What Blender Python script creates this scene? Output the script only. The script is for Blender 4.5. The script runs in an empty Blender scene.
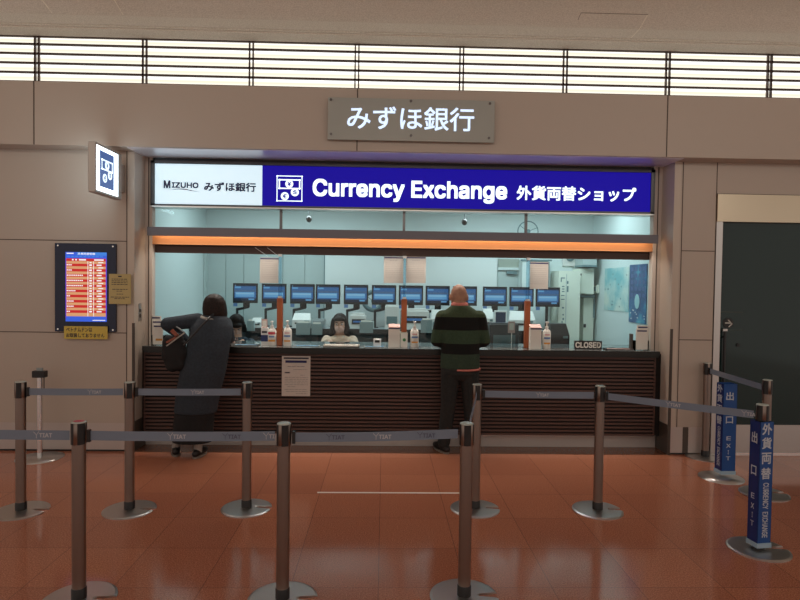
import bpy, math, random
from mathutils import Vector, Matrix
random.seed(7)
PI = math.pi
C = bpy.context.scene.collection

# ---------------------------------------------------------------- camera
F = 585.0; EYE = 1.655
psi = math.radians(1.55); pit = math.atan(15.2 / F); rol = math.atan(.0136)
fwd = Vector((math.sin(psi) * math.cos(pit), math.cos(psi) * math.cos(pit), -math.sin(pit)))
rt0 = Vector((math.cos(psi), -math.sin(psi), 0)); up0 = rt0.cross(fwd)
rt = rt0 * math.cos(rol) + up0 * math.sin(rol); up = up0 * math.cos(rol) - rt0 * math.sin(rol)
cd = bpy.data.cameras.new('camera'); cam = bpy.data.objects.new('camera', cd); C.objects.link(cam)
cd.sensor_width = 36; cd.lens = F / 800 * 36; cd.clip_end = 100
m = Matrix((rt, up, -fwd)).transposed().to_4x4(); m.translation = (0, 0, EYE)
cam.matrix_world = m
bpy.context.scene.camera = cam

# ---------------------------------------------------------------- world, light, exposure
sc = bpy.context.scene
sc.view_settings.view_transform = 'Standard'; sc.view_settings.look = 'None'
sc.view_settings.gamma = 1; sc.view_settings.use_curve_mapping = False
sc.view_settings.exposure = 0.0
w = bpy.data.worlds.new('hall_light'); sc.world = w; w.use_nodes = True
w.node_tree.nodes['Background'].inputs[0].default_value = (1.0, .86, .76, 1)
w.node_tree.nodes['Background'].inputs[1].default_value = .56


def area(name, loc, target, sx, sy, power, col):
    l = bpy.data.lights.new(name, 'AREA'); l.shape = 'RECTANGLE'; l.size = sx; l.size_y = sy
    l.energy = power; l.color = col
    o = bpy.data.objects.new(name, l); C.objects.link(o); o.location = loc
    d = Vector(target) - Vector(loc)
    o.rotation_euler = d.to_track_quat('-Z', 'Y').to_euler()
    return o


# ceiling luminaires of the hall behind the camera and over the queue
area("hall_ceiling_light", (-3.2, -.8, 4.15), (-3.2, 1.2, 0), 2.2, .5, 6, (1, .90, .80))
area("hall_ceiling_light", (3.2, -.8, 4.15), (3.2, 1.2, 0), 2.2, .5, 6, (1, .90, .80))
area("hall_ceiling_light", (0, -2.5, 4.15), (0, -1.8, 0), 4.0, .8, 10, (1, .90, .80))
# lit ceiling panels of the office behind the glass
area('office_ceiling_light', (-1.1, 7.0, 2.76), (-1.1, 7.0, 0), 1.8, .5, 28, (.80, .96, 1))
area('office_ceiling_light', (1.7, 7.0, 2.76), (1.7, 7.0, 0), 1.8, .5, 32, (.80, .96, 1))
# warm strip hidden in the beam above the counter
area('beam_strip_light', (.21, 5.893, 2.165), (.21, 5.955, 2.05), 5.0, .02, 5.5, (1, .74, .48))
# lamps along the underside of the beam, shining on the counter
area('beam_counter_light', (.21, 5.885, 2.105), (.21, 5.90, 1.0), 5.0, .03, 17, (1, .92, .83)).data.spread = math.radians(95)
# unseen fill lights, added only to brighten the hall ceiling from below
area('ceiling_fill_light', (-4.0, 1.2, 3.5), (-4.0, 2.6, 4.2), 2.5, .6, 20, (1, .94, .85))
area('ceiling_fill_light', (4.0, 1.2, 3.5), (4.0, 2.6, 4.2), 2.5, .6, 20, (1, .94, .85))
area('ceiling_fill_light', (0, .2, 3.5), (0, 1.8, 4.2), 3.0, .6, 19, (1, .94, .85))


# ---------------------------------------------------------------- helpers
def ray(px, py): return fwd + rt * ((px - 400) / F) - up * ((py - 300) / F)
def at(px, py, Y):
    d = ray(px, py); t = Y / d.y
    return Vector((t * d.x, Y, EYE + t * d.z))
def ax(px, py, Y): return at(px, py, Y).x
def az(px, py, Y): return at(px, py, Y).z


def mat(name, col, rough=.5, metal=0, emit=None, es=1.0, bump=0, bscale=50, spec=.5, coat=0):
    m = bpy.data.materials.new(name); m.use_nodes = True
    b = m.node_tree.nodes['Principled BSDF']
    b.inputs['Base Color'].default_value = (*col, 1); b.inputs['Roughness'].default_value = rough
    b.inputs['Metallic'].default_value = metal; b.inputs['Specular IOR Level'].default_value = spec
    b.inputs['Coat Weight'].default_value = coat
    if emit:
        b.inputs['Emission Color'].default_value = (*emit, 1); b.inputs['Emission Strength'].default_value = es
    N = m.node_tree.nodes; L = m.node_tree.links
    n = N.new('ShaderNodeTexNoise'); n.inputs['Scale'].default_value = bscale
    tc = N.new('ShaderNodeTexCoord'); L.new(tc.outputs['Object'], n.inputs['Vector'])
    if bump:
        bp = N.new('ShaderNodeBump'); bp.inputs['Strength'].default_value = bump; bp.inputs['Distance'].default_value = .01
        L.new(n.outputs['Fac'], bp.inputs['Height']); L.new(bp.outputs['Normal'], b.inputs['Normal'])
    else:
        mr = N.new('ShaderNodeMapRange'); mr.inputs['To Min'].default_value = max(0, rough - .012); mr.inputs['To Max'].default_value = min(1, rough + .012)
        L.new(n.outputs['Fac'], mr.inputs['Value']); L.new(mr.outputs['Result'], b.inputs['Roughness'])
    return m


def mottled(name, c1, c2, scale, rough=.6, bump=.1):
    m = mat(name, c1, rough, bump=bump, bscale=scale)
    N = m.node_tree.nodes; L = m.node_tree.links; b = N['Principled BSDF']
    n = N.new('ShaderNodeTexNoise'); n.inputs['Scale'].default_value = scale; n.inputs['Detail'].default_value = 3
    tc = N.new('ShaderNodeTexCoord'); L.new(tc.outputs['Object'], n.inputs['Vector'])
    r = N.new('ShaderNodeValToRGB'); r.color_ramp.elements[0].position = .38; r.color_ramp.elements[1].position = .62
    r.color_ramp.elements[0].color = (*c1, 1); r.color_ramp.elements[1].color = (*c2, 1)
    L.new(n.outputs['Fac'], r.inputs['Fac']); L.new(r.outputs['Color'], b.inputs['Base Color'])
    return m


def glass_mat(name, tint=(.93, .98, .97), refl=.06):
    m = bpy.data.materials.new(name); m.use_nodes = True
    N = m.node_tree.nodes; L = m.node_tree.links; N.clear()
    out = N.new('ShaderNodeOutputMaterial'); mx = N.new('ShaderNodeMixShader'); t = N.new('ShaderNodeBsdfTransparent')
    g = N.new('ShaderNodeBsdfGlossy'); g.inputs['Roughness'].default_value = .02
    lw = N.new('ShaderNodeFresnel'); lw.inputs['IOR'].default_value = 1.4
    ad = N.new('ShaderNodeMath'); ad.operation = 'MULTIPLY'; ad.inputs[1].default_value = 1.0
    L.new(lw.outputs['Fac'], ad.inputs[0])
    t.inputs['Color'].default_value = (*tint, 1)
    L.new(ad.outputs[0], mx.inputs['Fac']); L.new(t.outputs[0], mx.inputs[1]); L.new(g.outputs[0], mx.inputs[2]); L.new(mx.outputs[0], out.inputs['Surface'])
    return m


class MB:
    def __init__(s): s.v = []; s.f = []; s.m = []; s.sm = []
    def add(s, vs, fs, m=0, smooth=False):
        b = len(s.v); s.v += [Vector(v) for v in vs]
        for f in fs: s.f.append([b + i for i in f]); s.m.append(m); s.sm.append(smooth)
        return s
    def box(s, x0, x1, y0, y1, z0, z1, m=0):
        x0, x1 = sorted((x0, x1)); y0, y1 = sorted((y0, y1)); z0, z1 = sorted((z0, z1))
        return s.add([(x, y, z) for x in (x0, x1) for y in (y0, y1) for z in (z0, z1)],
                     [(0, 1, 3, 2), (4, 6, 7, 5), (0, 4, 5, 1), (2, 3, 7, 6), (0, 2, 6, 4), (1, 5, 7, 3)], m)
    def obox(s, O, u, v, n, w, h, d, m=0):          # box from corner O along u, v, and depth n
        O, u, v, n = map(Vector, (O, u, v, n))
        vs = [O + u * a + v * b + n * c for a in (0, w) for b in (0, h) for c in (0, d)]
        return s.add(vs, [(0, 1, 3, 2), (4, 6, 7, 5), (0, 4, 5, 1), (2, 3, 7, 6), (0, 2, 6, 4), (1, 5, 7, 3)], m)
    def tube(s, p0, p1, r0, r1=None, n=16, m=0, cap=True):
        p0 = Vector(p0); p1 = Vector(p1); r1 = r0 if r1 is None else r1
        d = (p1 - p0).normalized(); a = d.orthogonal().normalized(); b = d.cross(a)
        vs = []
        for p, r in ((p0, r0), (p1, r1)):
            for i in range(n): t = 2 * PI * i / n; vs.append(p + (a * math.cos(t) + b * math.sin(t)) * r)
        s.add(vs, [(i, (i + 1) % n, n + (i + 1) % n, n + i) for i in range(n)], m, True)
        if cap: s.add(vs, [tuple(range(n))[::-1], tuple(range(n, 2 * n))], m)
        return s
    def path(s, pts, r, n=8, m=0):
        for a, b in zip(pts, pts[1:]): s.tube(a, b, r, r, n, m)
        return s
    def lathe(s, c, prof, n=24, m=0, sx=1, sy=1):
        c = Vector(c); vs = []
        for r, z in prof:
            for i in range(n): t = 2 * PI * i / n; vs.append(c + Vector((r * sx * math.cos(t), r * sy * math.sin(t), z)))
        k = len(prof)
        fs = [(j * n + i, j * n + (i + 1) % n, (j + 1) * n + (i + 1) % n, (j + 1) * n + i) for j in range(k - 1) for i in range(n)]
        s.add(vs, fs, m, True)
        s.add(vs[:n], [tuple(range(n))[::-1]], m); s.add(vs[-n:], [tuple(range(n))], m)
        return s
    def loft(s, rings, n=20, m=0, tilt=None):       # rings (x,y,z,rx,ry)
        vs = []
        for (x, y, z, rx, ry) in rings:
            for i in range(n): t = 2 * PI * i / n; vs.append((x + rx * math.cos(t), y + ry * math.sin(t), z))
        k = len(rings)
        s.add(vs, [(j * n + i, j * n + (i + 1) % n, (j + 1) * n + (i + 1) % n, (j + 1) * n + i) for j in range(k - 1) for i in range(n)]
              + [tuple(range(n))[::-1], tuple(range((k - 1) * n, k * n))], m, True)
        return s
    def ell(s, c, r, n=16, m=0, rot=None):
        c = Vector(c); R = rot or Matrix.Identity(3); vs = [c + R @ Vector((0, 0, -r[2]))]; k = n // 2
        for j in range(1, k):
            ph = -PI / 2 + PI * j / k
            for i in range(n):
                t = 2 * PI * i / n
                vs.append(c + R @ Vector((r[0] * math.cos(ph) * math.cos(t), r[1] * math.cos(ph) * math.sin(t), r[2] * math.sin(ph))))
        vs.append(c + R @ Vector((0, 0, r[2]))); e = len(vs) - 1
        fs = [(0, 1 + (i + 1) % n, 1 + i) for i in range(n)]
        fs += [(1 + j * n + i, 1 + j * n + (i + 1) % n, 1 + (j + 1) * n + (i + 1) % n, 1 + (j + 1) * n + i) for j in range(k - 2) for i in range(n)]
        fs += [(e, 1 + (k - 2) * n + i, 1 + (k - 2) * n + (i + 1) % n) for i in range(n)]
        return s.add(vs, fs, m, True)
    def cap(s, p0, p1, r0, r1=None, m=0, n=14):      # round-ended tapered limb
        r1 = r0 if r1 is None else r1
        s.tube(p0, p1, r0, r1, n, m); s.ell(p0, (r0,) * 3, n, m); s.ell(p1, (r1,) * 3, n, m); return s
    def chain(s, pts, rs, m=0, n=12):
        for i in range(len(pts) - 1): s.cap(pts[i], pts[i + 1], rs[i], rs[i + 1], m, n)
        return s
    def mesh(s, name, mats, off=Vector((0, 0, 0))):
        me = bpy.data.meshes.new(name); me.from_pydata([tuple(v - off) for v in s.v], [], s.f)
        for i, p in enumerate(me.polygons): p.material_index = s.m[i]; p.use_smooth = s.sm[i]
        for mm in (mats if isinstance(mats, (list, tuple)) else [mats]): me.materials.append(mm)
        me.validate(); me.update(); return me


def wloc(o):
    v = Vector((0, 0, 0))
    while o is not None: v += o.location; o = o.parent
    return v


def obj(name, mb, mats, parent=None, bevel=0, origin=None):
    base = wloc(parent) if parent else Vector((0, 0, 0))
    org = Vector(origin) if origin is not None else base
    o = bpy.data.objects.new(name, mb.mesh(name, mats, org)); C.objects.link(o)
    o.location = org - base; o.parent = parent
    if bevel:
        b = o.modifiers.new('bevel', 'BEVEL'); b.width = bevel; b.segments = 2; b.limit_method = 'ANGLE'; b.angle_limit = math.radians(40)
    return o


def tag(o, label, cat, group=None):
    o['label'] = label; o['category'] = cat
    if group: o['group'] = group
    return o


def thing(name, label, cat, loc=(0, 0, 0), group=None):
    o = bpy.data.objects.new(name, None); C.objects.link(o); o.location = loc; o.empty_display_size = .1
    return tag(o, label, cat, group)


def struct(name, mb, mats, parent=None, bevel=0):
    o = obj(name, mb, mats, parent, bevel)
    if parent is None: o['kind'] = 'structure'
    return o


def copy_tree(o, parent=None):
    c = o.copy(); C.objects.link(c); c.parent = parent
    for ch in list(o.children): copy_tree(ch, c)
    return c


def remesh(name, mb, mats, parent, voxel=.009, smooth=2, origin=None):
    base = wloc(parent) if parent else Vector(origin or (0, 0, 0))
    me = mb.mesh(name + '_raw', mats, base)
    t = bpy.data.objects.new('tmp', me); C.objects.link(t)
    r = t.modifiers.new('r', 'REMESH'); r.mode = 'VOXEL'; r.voxel_size = voxel; r.use_smooth_shade = True
    if smooth: q = t.modifiers.new('s', 'SMOOTH'); q.factor = .6; q.iterations = smooth
    bpy.context.view_layer.update()
    out = bpy.data.meshes.new_from_object(t.evaluated_get(bpy.context.evaluated_depsgraph_get()))
    bpy.data.objects.remove(t); bpy.data.meshes.remove(me)
    out.name = name
    out.materials.clear()
    for mm in (mats if isinstance(mats, (list, tuple)) else [mats]): out.materials.append(mm)
    for p in out.polygons: p.use_smooth = True; p.material_index = 0
    o = bpy.data.objects.new(name, out); C.objects.link(o); o.parent = parent
    if parent is None: o.location = base
    return o


def latin_font():
    import os
    p = os.path.join(bpy.utils.resource_path('LOCAL'), 'datafiles', 'fonts', 'Inter.woff2')   # the interface font that ships inside Blender
    try: return bpy.data.fonts.load(p)
    except Exception: return None


LATIN = latin_font()


def glyphs(body, bold=0.0, res=3, shear=0):
    c = bpy.data.curves.new('g', 'FONT'); c.body = body
    if LATIN and all(ord(ch) < 256 for ch in body): c.font = LATIN
    c.body = body; c.offset = bold; c.resolution_u = res; c.shear = shear
    t = bpy.data.objects.new('g', c); C.objects.link(t); bpy.context.view_layer.update()
    me = bpy.data.meshes.new_from_object(t.evaluated_get(bpy.context.evaluated_depsgraph_get()))
    vs = [v.co.copy() for v in me.vertices]; fs = [tuple(p.vertices) for p in me.polygons]
    bpy.data.objects.remove(t); bpy.data.curves.remove(c); bpy.data.meshes.remove(me)
    return vs, fs


def text_mb(mb, body, O, u, v, w, h, bold=0.0, rot=0, m=0, res=3, lift=0):
    """letters filling the box w x h whose lower-left corner is O, along u and v; rot=1 reads downwards"""
    vs, fs = glyphs(body, 0, res)
    O, u, v = Vector(O), Vector(u), Vector(v); n = u.cross(v)
    if rot: vs = [Vector((p.y, -p.x, 0)) for p in vs]
    x0 = min(p.x for p in vs); x1 = max(p.x for p in vs); y0 = min(p.y for p in vs); y1 = max(p.y for p in vs)
    e = bold * (w if rot else h) * .75; k = 0                        # heavier strokes: the glyph outline repeated around itself
    for du, dv in (((0, 0),) if not bold else ((-e, -e), (e, -e), (-e, e), (e, e), (0, 0))):
        mb.add([O + u * ((p.x - x0) / (x1 - x0) * (w - 2 * e) + e + du) + v * ((p.y - y0) / (y1 - y0) * (h - 2 * e) + e + dv) + n * (lift + k * .00006) for p in vs], fs, m); k += 1
    return mb


def text(name, body, O, u, v, w, h, material, parent, bold=0.0, rot=0):
    return obj(name, text_mb(MB(), body, O, u, v, w, h, bold, rot), material, parent)


EX = (1, 0, 0); EZ = (0, 0, 1)
# ---------------------------------------------------------------- materials
M = {}
M['wall'] = mat('beige_panel', (.50, .425, .36), .45, bump=.02, bscale=300)
M['joint'] = mat('panel_joint', (.10, .075, .06), .8)
M['corner'] = mat('corner_trim', (.56, .48, .40), .4)
M['guard'] = mat('dark_guard', (.07, .055, .045), .4)
M['jamb'] = mat('jamb_metal', (.60, .53, .47), .35)
M['soffit'] = mat('soffit_metal', (.80, .77, .82), .33, .35)
M['signframe'] = mat('sign_frame', (.075, .075, .08), .3, .4)
M['steel'] = mat('brushed_steel', (.60, .58, .56), .34, 1)
M['kick'] = mat('kick_steel', (.55, .49, .46), .40, .30)
M['darksteel'] = mat('dark_steel', (.16, .15, .15), .3, .9)
M['chrome'] = mat('chrome', (.80, .80, .80), .12, 1)
M['bronze'] = mat('bronze_steel', (.29, .235, .205), .34, .95)
M['black'] = mat('black_plastic', (.012, .012, .013), .35)
M['beam'] = mat('beam_grey', (.17, .165, .19), .45, .1)
M['wood'] = mat('warm_wood', (.66, .30, .13), .45)
M['dbrown'] = mat('dark_brown', (.055, .026, .018), .5)
M['postwood'] = mat('post_wood', (.33, .085, .025), .45)
M['slat'] = mat('slat_brown', (.095, .050, .040), .42)
M['gap'] = mat('slat_gap', (.004, .002, .002), .8)
M['top'] = mat('counter_top', (.13, .14, .14), .16, coat=.3)
M['topf'] = mat('counter_edge', (.010, .010, .008), .3)
M['white'] = mat('white_plastic', (.72, .73, .71), .4)
M['offwall'] = mat('office_wall', (.64, .73, .73), .6)
M['offwall2'] = mat('office_partition', (.45, .54, .54), .55)
M['offfloor'] = mat('office_floor', (.25, .27, .28), .7)
M['grey'] = mat('grey_plastic', (.30, .34, .35), .45)
M['teal'] = mat('teal_grey', (.13, .22, .24), .45)
M['ivory'] = mat('ivory_metal', (.76, .80, .70), .5)
M['paper'] = mat('paper', (.62, .57, .52), .8)
M['glasspaper'] = mat('grey_paper', (.42, .40, .37), .8)
M['paper2'] = mat('paper_bright', (.78, .76, .70), .8)
M['ink'] = mat('ink', (.03, .03, .05), .7)
M['inkg'] = mat('grey_ink', (.32, .30, .29), .8)
M['yellow'] = mat('yellow_paper', (.55, .44, .20), .8)
M['yellow2'] = mat('yellow_label', (.66, .50, .10), .7)
M['navy'] = mat('navy_board', (.006, .013, .045), .25)
M['signwhite'] = mat('lit_white', (.8, .8, .8), .4, emit=(.50, .73, .84), es=.90, spec=.2)
M['signblue'] = mat('lit_blue', (.01, .006, .10), .5, emit=(.006, .002, .27), es=1.0, spec=.15)
M['letter'] = mat('lit_letter', (.8, .8, .8), .4, emit=(.78, .97, 1.0), es=1.15)
M['letterb'] = mat('lit_letter_blue', (.8, .8, .8), .4, emit=(.50, .70, 1.0), es=1.1)
M['signnavy'] = mat('sign_navy', (.01, .012, .09), .4)
M['signslate'] = mat('lit_slate', (.02, .04, .15), .4, emit=(.05, .10, .27), es=1.0)
M['acrylic'] = mat('grey_acrylic', (.40, .42, .39), .14)
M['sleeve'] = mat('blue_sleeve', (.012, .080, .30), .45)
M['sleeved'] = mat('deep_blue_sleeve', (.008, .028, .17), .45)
M['sleevetrim'] = mat('pale_blue_trim', (.35, .50, .62), .4)
M['lettergrey'] = mat('pale_letter', (.55, .60, .66), .6)
M['belt'] = mat('grey_belt', (.20, .245, .32), .65)
M['beltlogo'] = mat('belt_logo', (.55, .55, .58), .6)
M['beltlogo2'] = mat('belt_logo_dark', (.10, .11, .17), .6)
M['tape'] = mat('white_tape', (.80, .74, .66), .6)
M['glass'] = glass_mat('clear_glass')
M['fin'] = glass_mat('blue_glass_edge', (.72, .84, .90))
M['doorglass'] = mat('dark_door_glass', (.014, .036, .036), .08, spec=.45)
M['lintel'] = mat('brushed_lintel', (.66, .57, .43), .33, 1)
M['skin'] = mottled('skin', (.40, .22, .14), (.33, .17, .11), 30, .5, .05)
M['skinlight'] = mottled('skin_light', (.70, .38, .27), (.66, .34, .24), 30, .5, .05)


def floor_mat():
    m = bpy.data.materials.new('granite_tiles'); m.use_nodes = True
    N = m.node_tree.nodes; L = m.node_tree.links; b = N['Principled BSDF']
    tc = N.new('ShaderNodeTexCoord'); mp = N.new('ShaderNodeMapping')
    mp.inputs['Location'].default_value = (.012, -4.11, 0)
    L.new(tc.outputs['Object'], mp.inputs['Vector'])
    br = N.new('ShaderNodeTexBrick'); br.offset = 0; br.squash = 1
    br.inputs['Scale'].default_value = 1; br.inputs['Brick Width'].default_value = .478; br.inputs['Row Height'].default_value = .478
    br.inputs['Mortar Size'].default_value = .0022; br.inputs['Mortar Smooth'].default_value = .1; br.inputs['Bias'].default_value = 0
    br.inputs['Color1'].default_value = (.55, .212, .112, 1); br.inputs['Color2'].default_value = (.48, .182, .100, 1)
    br.inputs['Mortar'].default_value = (.25, .11, .07, 1)
    L.new(mp.outputs[0], br.inputs['Vector'])
    n = N.new('ShaderNodeTexNoise'); n.inputs['Scale'].default_value = 130; n.inputs['Detail'].default_value = 4
    L.new(tc.outputs['Object'], n.inputs['Vector'])
    r = N.new('ShaderNodeValToRGB'); r.color_ramp.elements[0].position = .35; r.color_ramp.elements[1].position = .68
    r.color_ramp.elements[0].color = (.62, .55, .55, 1); r.color_ramp.elements[1].color = (1.25, 1.35, 1.5, 1)
    L.new(n.outputs['Fac'], r.inputs['Fac'])
    mx = N.new('ShaderNodeMix'); mx.data_type = 'RGBA'; mx.blend_type = 'MULTIPLY'; mx.inputs[0].default_value = 1
    L.new(br.outputs['Color'], mx.inputs[6]); L.new(r.outputs['Color'], mx.inputs[7]); L.new(mx.outputs[2], b.inputs['Base Color'])
    b.inputs['Roughness'].default_value = .17; b.inputs['Specular IOR Level'].default_value = .55
    n2 = N.new('ShaderNodeTexNoise'); n2.inputs['Scale'].default_value = 3; L.new(tc.outputs['Object'], n2.inputs['Vector'])
    mr = N.new('ShaderNodeMapRange'); mr.inputs['To Min'].default_value = .08; mr.inputs['To Max'].default_value = .16
    L.new(n2.outputs['Fac'], mr.inputs['Value']); L.new(mr.outputs[0], b.inputs['Roughness'])
    return m


M['floor'] = floor_mat()
M['ceiling'] = mottled('ceiling_board', (.66, .60, .52), (.80, .74, .65), 90, .9, .3)
M['strip'] = mottled('dark_brown_floor', (.16, .07, .04), (.20, .085, .05), 100, .25, 0.0)

# ================================================================= SETTING
WY = 5.70; XL = -2.405; XR = 2.835
struct('floor', MB().box(-9, 9, -7, 6.2, -.1, 0), M['floor'])
struct('floor_office', MB().box(-2.6, 3.1, 6.2, 8.3, -.1, .001), M['offfloor'])
struct('trim_1', MB().box(XL, XR, 5.695, 5.957, 0, .004), M['strip'])  # thin strip of darker brown laid over the floor between the columns
# ceiling with a stepped lip and a cove along the window
prof = [(6.3, 4.13), (5.90, 4.13), (5.90, 4.142), (5.86, 4.142), (5.86, 4.15), (5.66, 4.155), (5.60, 4.17), (5.52, 4.20), (5.40, 4.225), (5.2, 4.235), (-7, 4.235)]
mb = MB(); n = len(prof)
mb.add([(-9, y, z) for y, z in prof] + [(9, y, z) for y, z in prof], [(i, i + 1, n + i + 1, n + i) for i in range(n - 1)])
mb.add([(-9, 6.3, 4.4), (9, 6.3, 4.4), (9, -7, 4.4), (-9, -7, 4.4)], [(0, 1, 2, 3)])
struct('ceiling', mb, M['ceiling'])
mb = MB()
M['seam'] = mat('ceiling_seam', (.92, .86, .74), .8); M['seamd'] = mat('ceiling_gap', (.30, .25, .20), .8)
def ceil_z(y):
    for (ya, za), (yb, zb) in zip(prof, prof[1:]):
        if yb <= y <= ya and ya > yb: return za + (zb - za) * (ya - y) / (ya - yb)
    return 4.235
def ceil_line(mb, x, ya, yb, w_=.004):
    k = 10
    for i in range(k):
        a = ya + (yb - ya) * i / k; b = ya + (yb - ya) * (i + 1) / k; za, zb = ceil_z(a) - .001, ceil_z(b) - .001
        mb.add([(x - w_, a, za), (x + w_, a, za), (x + w_, b, zb), (x - w_, b, zb), (x - w_, a, za + .003), (x + w_, a, za + .003), (x + w_, b, zb + .003), (x - w_, b, zb + .003)],
               [(0, 1, 2, 3), (7, 6, 5, 4), (0, 4, 5, 1), (2, 6, 7, 3), (1, 5, 6, 2), (3, 7, 4, 0)])
for x in (-3.15, -2.49): ceil_line(mb, x, 3.5, 5.64)
xa, xb = 1.80, 2.43
ceil_line(mb, xb, 5.47, 5.84)
struct('trim_2', mb, M['seam'])
mb = MB(); z_ = ceil_z(5.47)
mb.box(xa, xb, 5.466, 5.474, z_ - .002, z_ + .002)
ceil_line(mb, xa, 5.47, 5.56, .003)
struct('trim_3', mb, M['seamd'])
# header band
mb = MB().box(-9, 9, 5.50, 6.0, 2.898, 3.475, 0)
for x in (-3.235, -.272, 2.652, 5.5, -6.2): mb.box(x - .005, x + .005, 5.498, 5.5, 2.898, 3.475, 1)
struct('wall_header', mb, [M['wall'], M['joint']])
struct('trim_4', MB().box(XL, XR, 5.53, 6.0, 2.893, 2.8975), M['soffit'])
# wall to the left of the opening
mb = MB().box(-9, XL, WY, 6.2, .28, 2.898, 0)
for z in (2.037, 1.154): mb.box(-9, -2.478, WY - .002, WY, z - .004, z + .004, 1)
for x in (-2.478, -5.0, -7.4): mb.box(x - .004, x + .004, WY - .002, WY, .28, 2.898, 1)
mb.box(-2.47, XL, WY - .003, WY, .28, 2.898, 2)
struct('wall_left', mb, [M['wall'], M['joint'], M['corner']])
struct('baseboard_left', MB().box(-9, XL - .01, WY + .004, 6.1, .02, .28).box(-9, XL - .012, WY + .02, 6.1, 0, .02, 1), [M['kick'], M['black']])
struct('trim_5', MB().box(XL - .02, XL + .004, WY - .006, WY + .004, .0, 1.252), M['guard'])
# wall to the right of the opening, up to the glass door
mb = MB().box(XR, 3.255, WY, 6.2, .28, 2.898, 0).box(3.255, 9, WY, 6.2, 2.592, 2.898, 0)
for z in (2.028, 1.149): mb.box(2.92, 3.255, WY - .002, WY, z - .004, z + .004, 1)
for x in (2.92, 3.258): mb.box(x - .004, x + .004, WY - .002, WY, .28 if x < 3 else 2.592, 2.898, 1)
mb.box(3.262, 9, WY - .001, WY, 2.588, 2.596, 1)
mb.box(XR, 2.90, WY - .003, WY, .28, 2.898, 2)
struct('wall_right', mb, [M['wall'], M['joint'], M['corner']])
struct('baseboard_right', MB().box(XR + .01, 3.25, WY + .004, 6.1, .02, .28).box(XR + .012, 3.25, WY + .02, 6.1, 0, .02, 1)
       .box(2.985, 3.04, WY + .001, WY + .004, .02, .28, 2), [M['kick'], M['black'], M['guard']])
struct('trim_11', MB().box(XL - .004, XL + .002, WY + .006, 5.955, .005, .298), M['guard'])
struct('trim_12', MB().box(XR - .002, XR + .004, WY + .006, 5.955, .005, .298), M['guard'])
struct('trim_6', MB().box(XR - .004, XR + .022, WY - .006, WY + .004, .0, 1.255), M['guard'])
# stepped jambs
for nm, a, b, c in (('trim_7', XL, -2.335, -1), ('trim_8', 2.752, XR, 1)):
    mb = MB().box(a, b, 5.95, 6.028, 1.0, 2.893, 0)
    xm = (a + b) / 2
    mb.box(xm - .005, xm + .005, 5.947, 5.95, 1.0, 2.893, 1)
    struct(nm, mb, [M['jamb'], M['joint']])
# glass door with steel lintel
d = thing('door_1', 'x', 'x', (3.27, 5.72, 0))
for k in ('label', 'category'): del d[k]
d['kind'] = 'structure'
obj('lintel', MB().box(3.262, 9, 5.68, 5.80, 2.32, 2.588), M['lintel'], d)
obj('jamb', MB().box(3.262, 3.325, 5.69, 5.82, 0, 2.32).box(3.322, 3.334, 5.70, 5.80, 0, 2.32, 1), [M['steel'], M['black']], d)
obj('glass_panel', MB().box(3.334, 9, 5.735, 5.75, .30, 2.32), M['doorglass'], d)
obj('bottom_rail', MB().box(3.334, 9, 5.725, 5.76, .02, .302), M['steel'], d)
obj('door_handle', MB().tube((3.38, 5.70, .55), (3.38, 5.70, 1.24), .012).tube((3.38, 5.70, .62), (3.38, 5.74, .62), .008).tube((3.38, 5.70, 1.18), (3.38, 5.74, 1.18), .008)
    .box(3.355, 3.40, 5.69, 5.71, 1.24, 1.262, 1), [M['black'], M['steel']], d)
M['etch'] = mat('etched_line', (.05, .075, .065), .5); M['arrow'] = mat('arrow_white', (.6, .6, .55), .5)
a = at(728, 323, 5.735)
mb = MB().tube((a.x, 5.7345, a.z), (a.x, 5.730, a.z), .052, n=28)
mb.box(a.x - .034, a.x + .03, 5.7285, 5.7298, a.z - .006, a.z + .006, 1)
for s in (1, -1): mb.obox((a.x + .036, 5.7285, a.z), Vector((-.7, 0, .7 * s)), Vector((-.7 * s, 0, -.7)).normalized() * 1, (0, 1, 0), .05, .011, .0013, 1)
obj('push_arrow', mb, [M['black'], M['arrow']], d)
z1, z2 = az(732, 312, 5.735), az(732, 330, 5.735)
obj('etched_line', MB().box(ax(719, 312, 5.73), ax(743, 312, 5.73), 5.7335, 5.7348, z1 - .004, z1 + .004).box(ax(719, 312, 5.73), ax(743, 312, 5.73), 5.7335, 5.7348, z2 - .004, z2 + .004), M['etch'], d)
obj('lock', MB().tube((ax(738, 345, 5.73), 5.735, az(738, 345, 5.73)), (ax(738, 345, 5.73), 5.725, az(738, 345, 5.73)), .018, n=16), M['black'], d)
# sides of the office behind the glass
struct('wall_office_back', MB().box(-2.6, 3.1, 8.1, 8.25, 0, 2.8), M['offwall'])
struct('wall_office_left', MB().box(-2.6, -2.45, 6.2, 8.1, 0, 2.8), M['offwall'])
struct('wall_office_right', MB().box(2.9, 3.05, 6.2, 8.1, 0, 2.8), M['offwall'])
struct('ceiling_office', MB().box(-2.6, 3.1, 6.1, 8.25, 2.8, 2.88), M['white'])
# dark green panelling on the office's back wall
mb = MB()
xs = [ax(p, 270, 8.08) for p in (208, 226, 244, 283, 305, 325)]
for a, b in zip(xs, xs[1:]): mb.box(a + .004, b - .004, 8.075, 8.1, 0, 2.25)
struct('trim_9', mb, M['offwall2'])
struct('trim_10', MB().box(ax(205, 270, 8.05), ax(208, 270, 8.05), 7.98, 8.1, 0, 2.22).box(ax(208, 280, 8), ax(208, 280, 8) + .02, 7.97, 7.985, az(210, 288, 8), az(210, 281, 8)), M['offwall2'])

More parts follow.
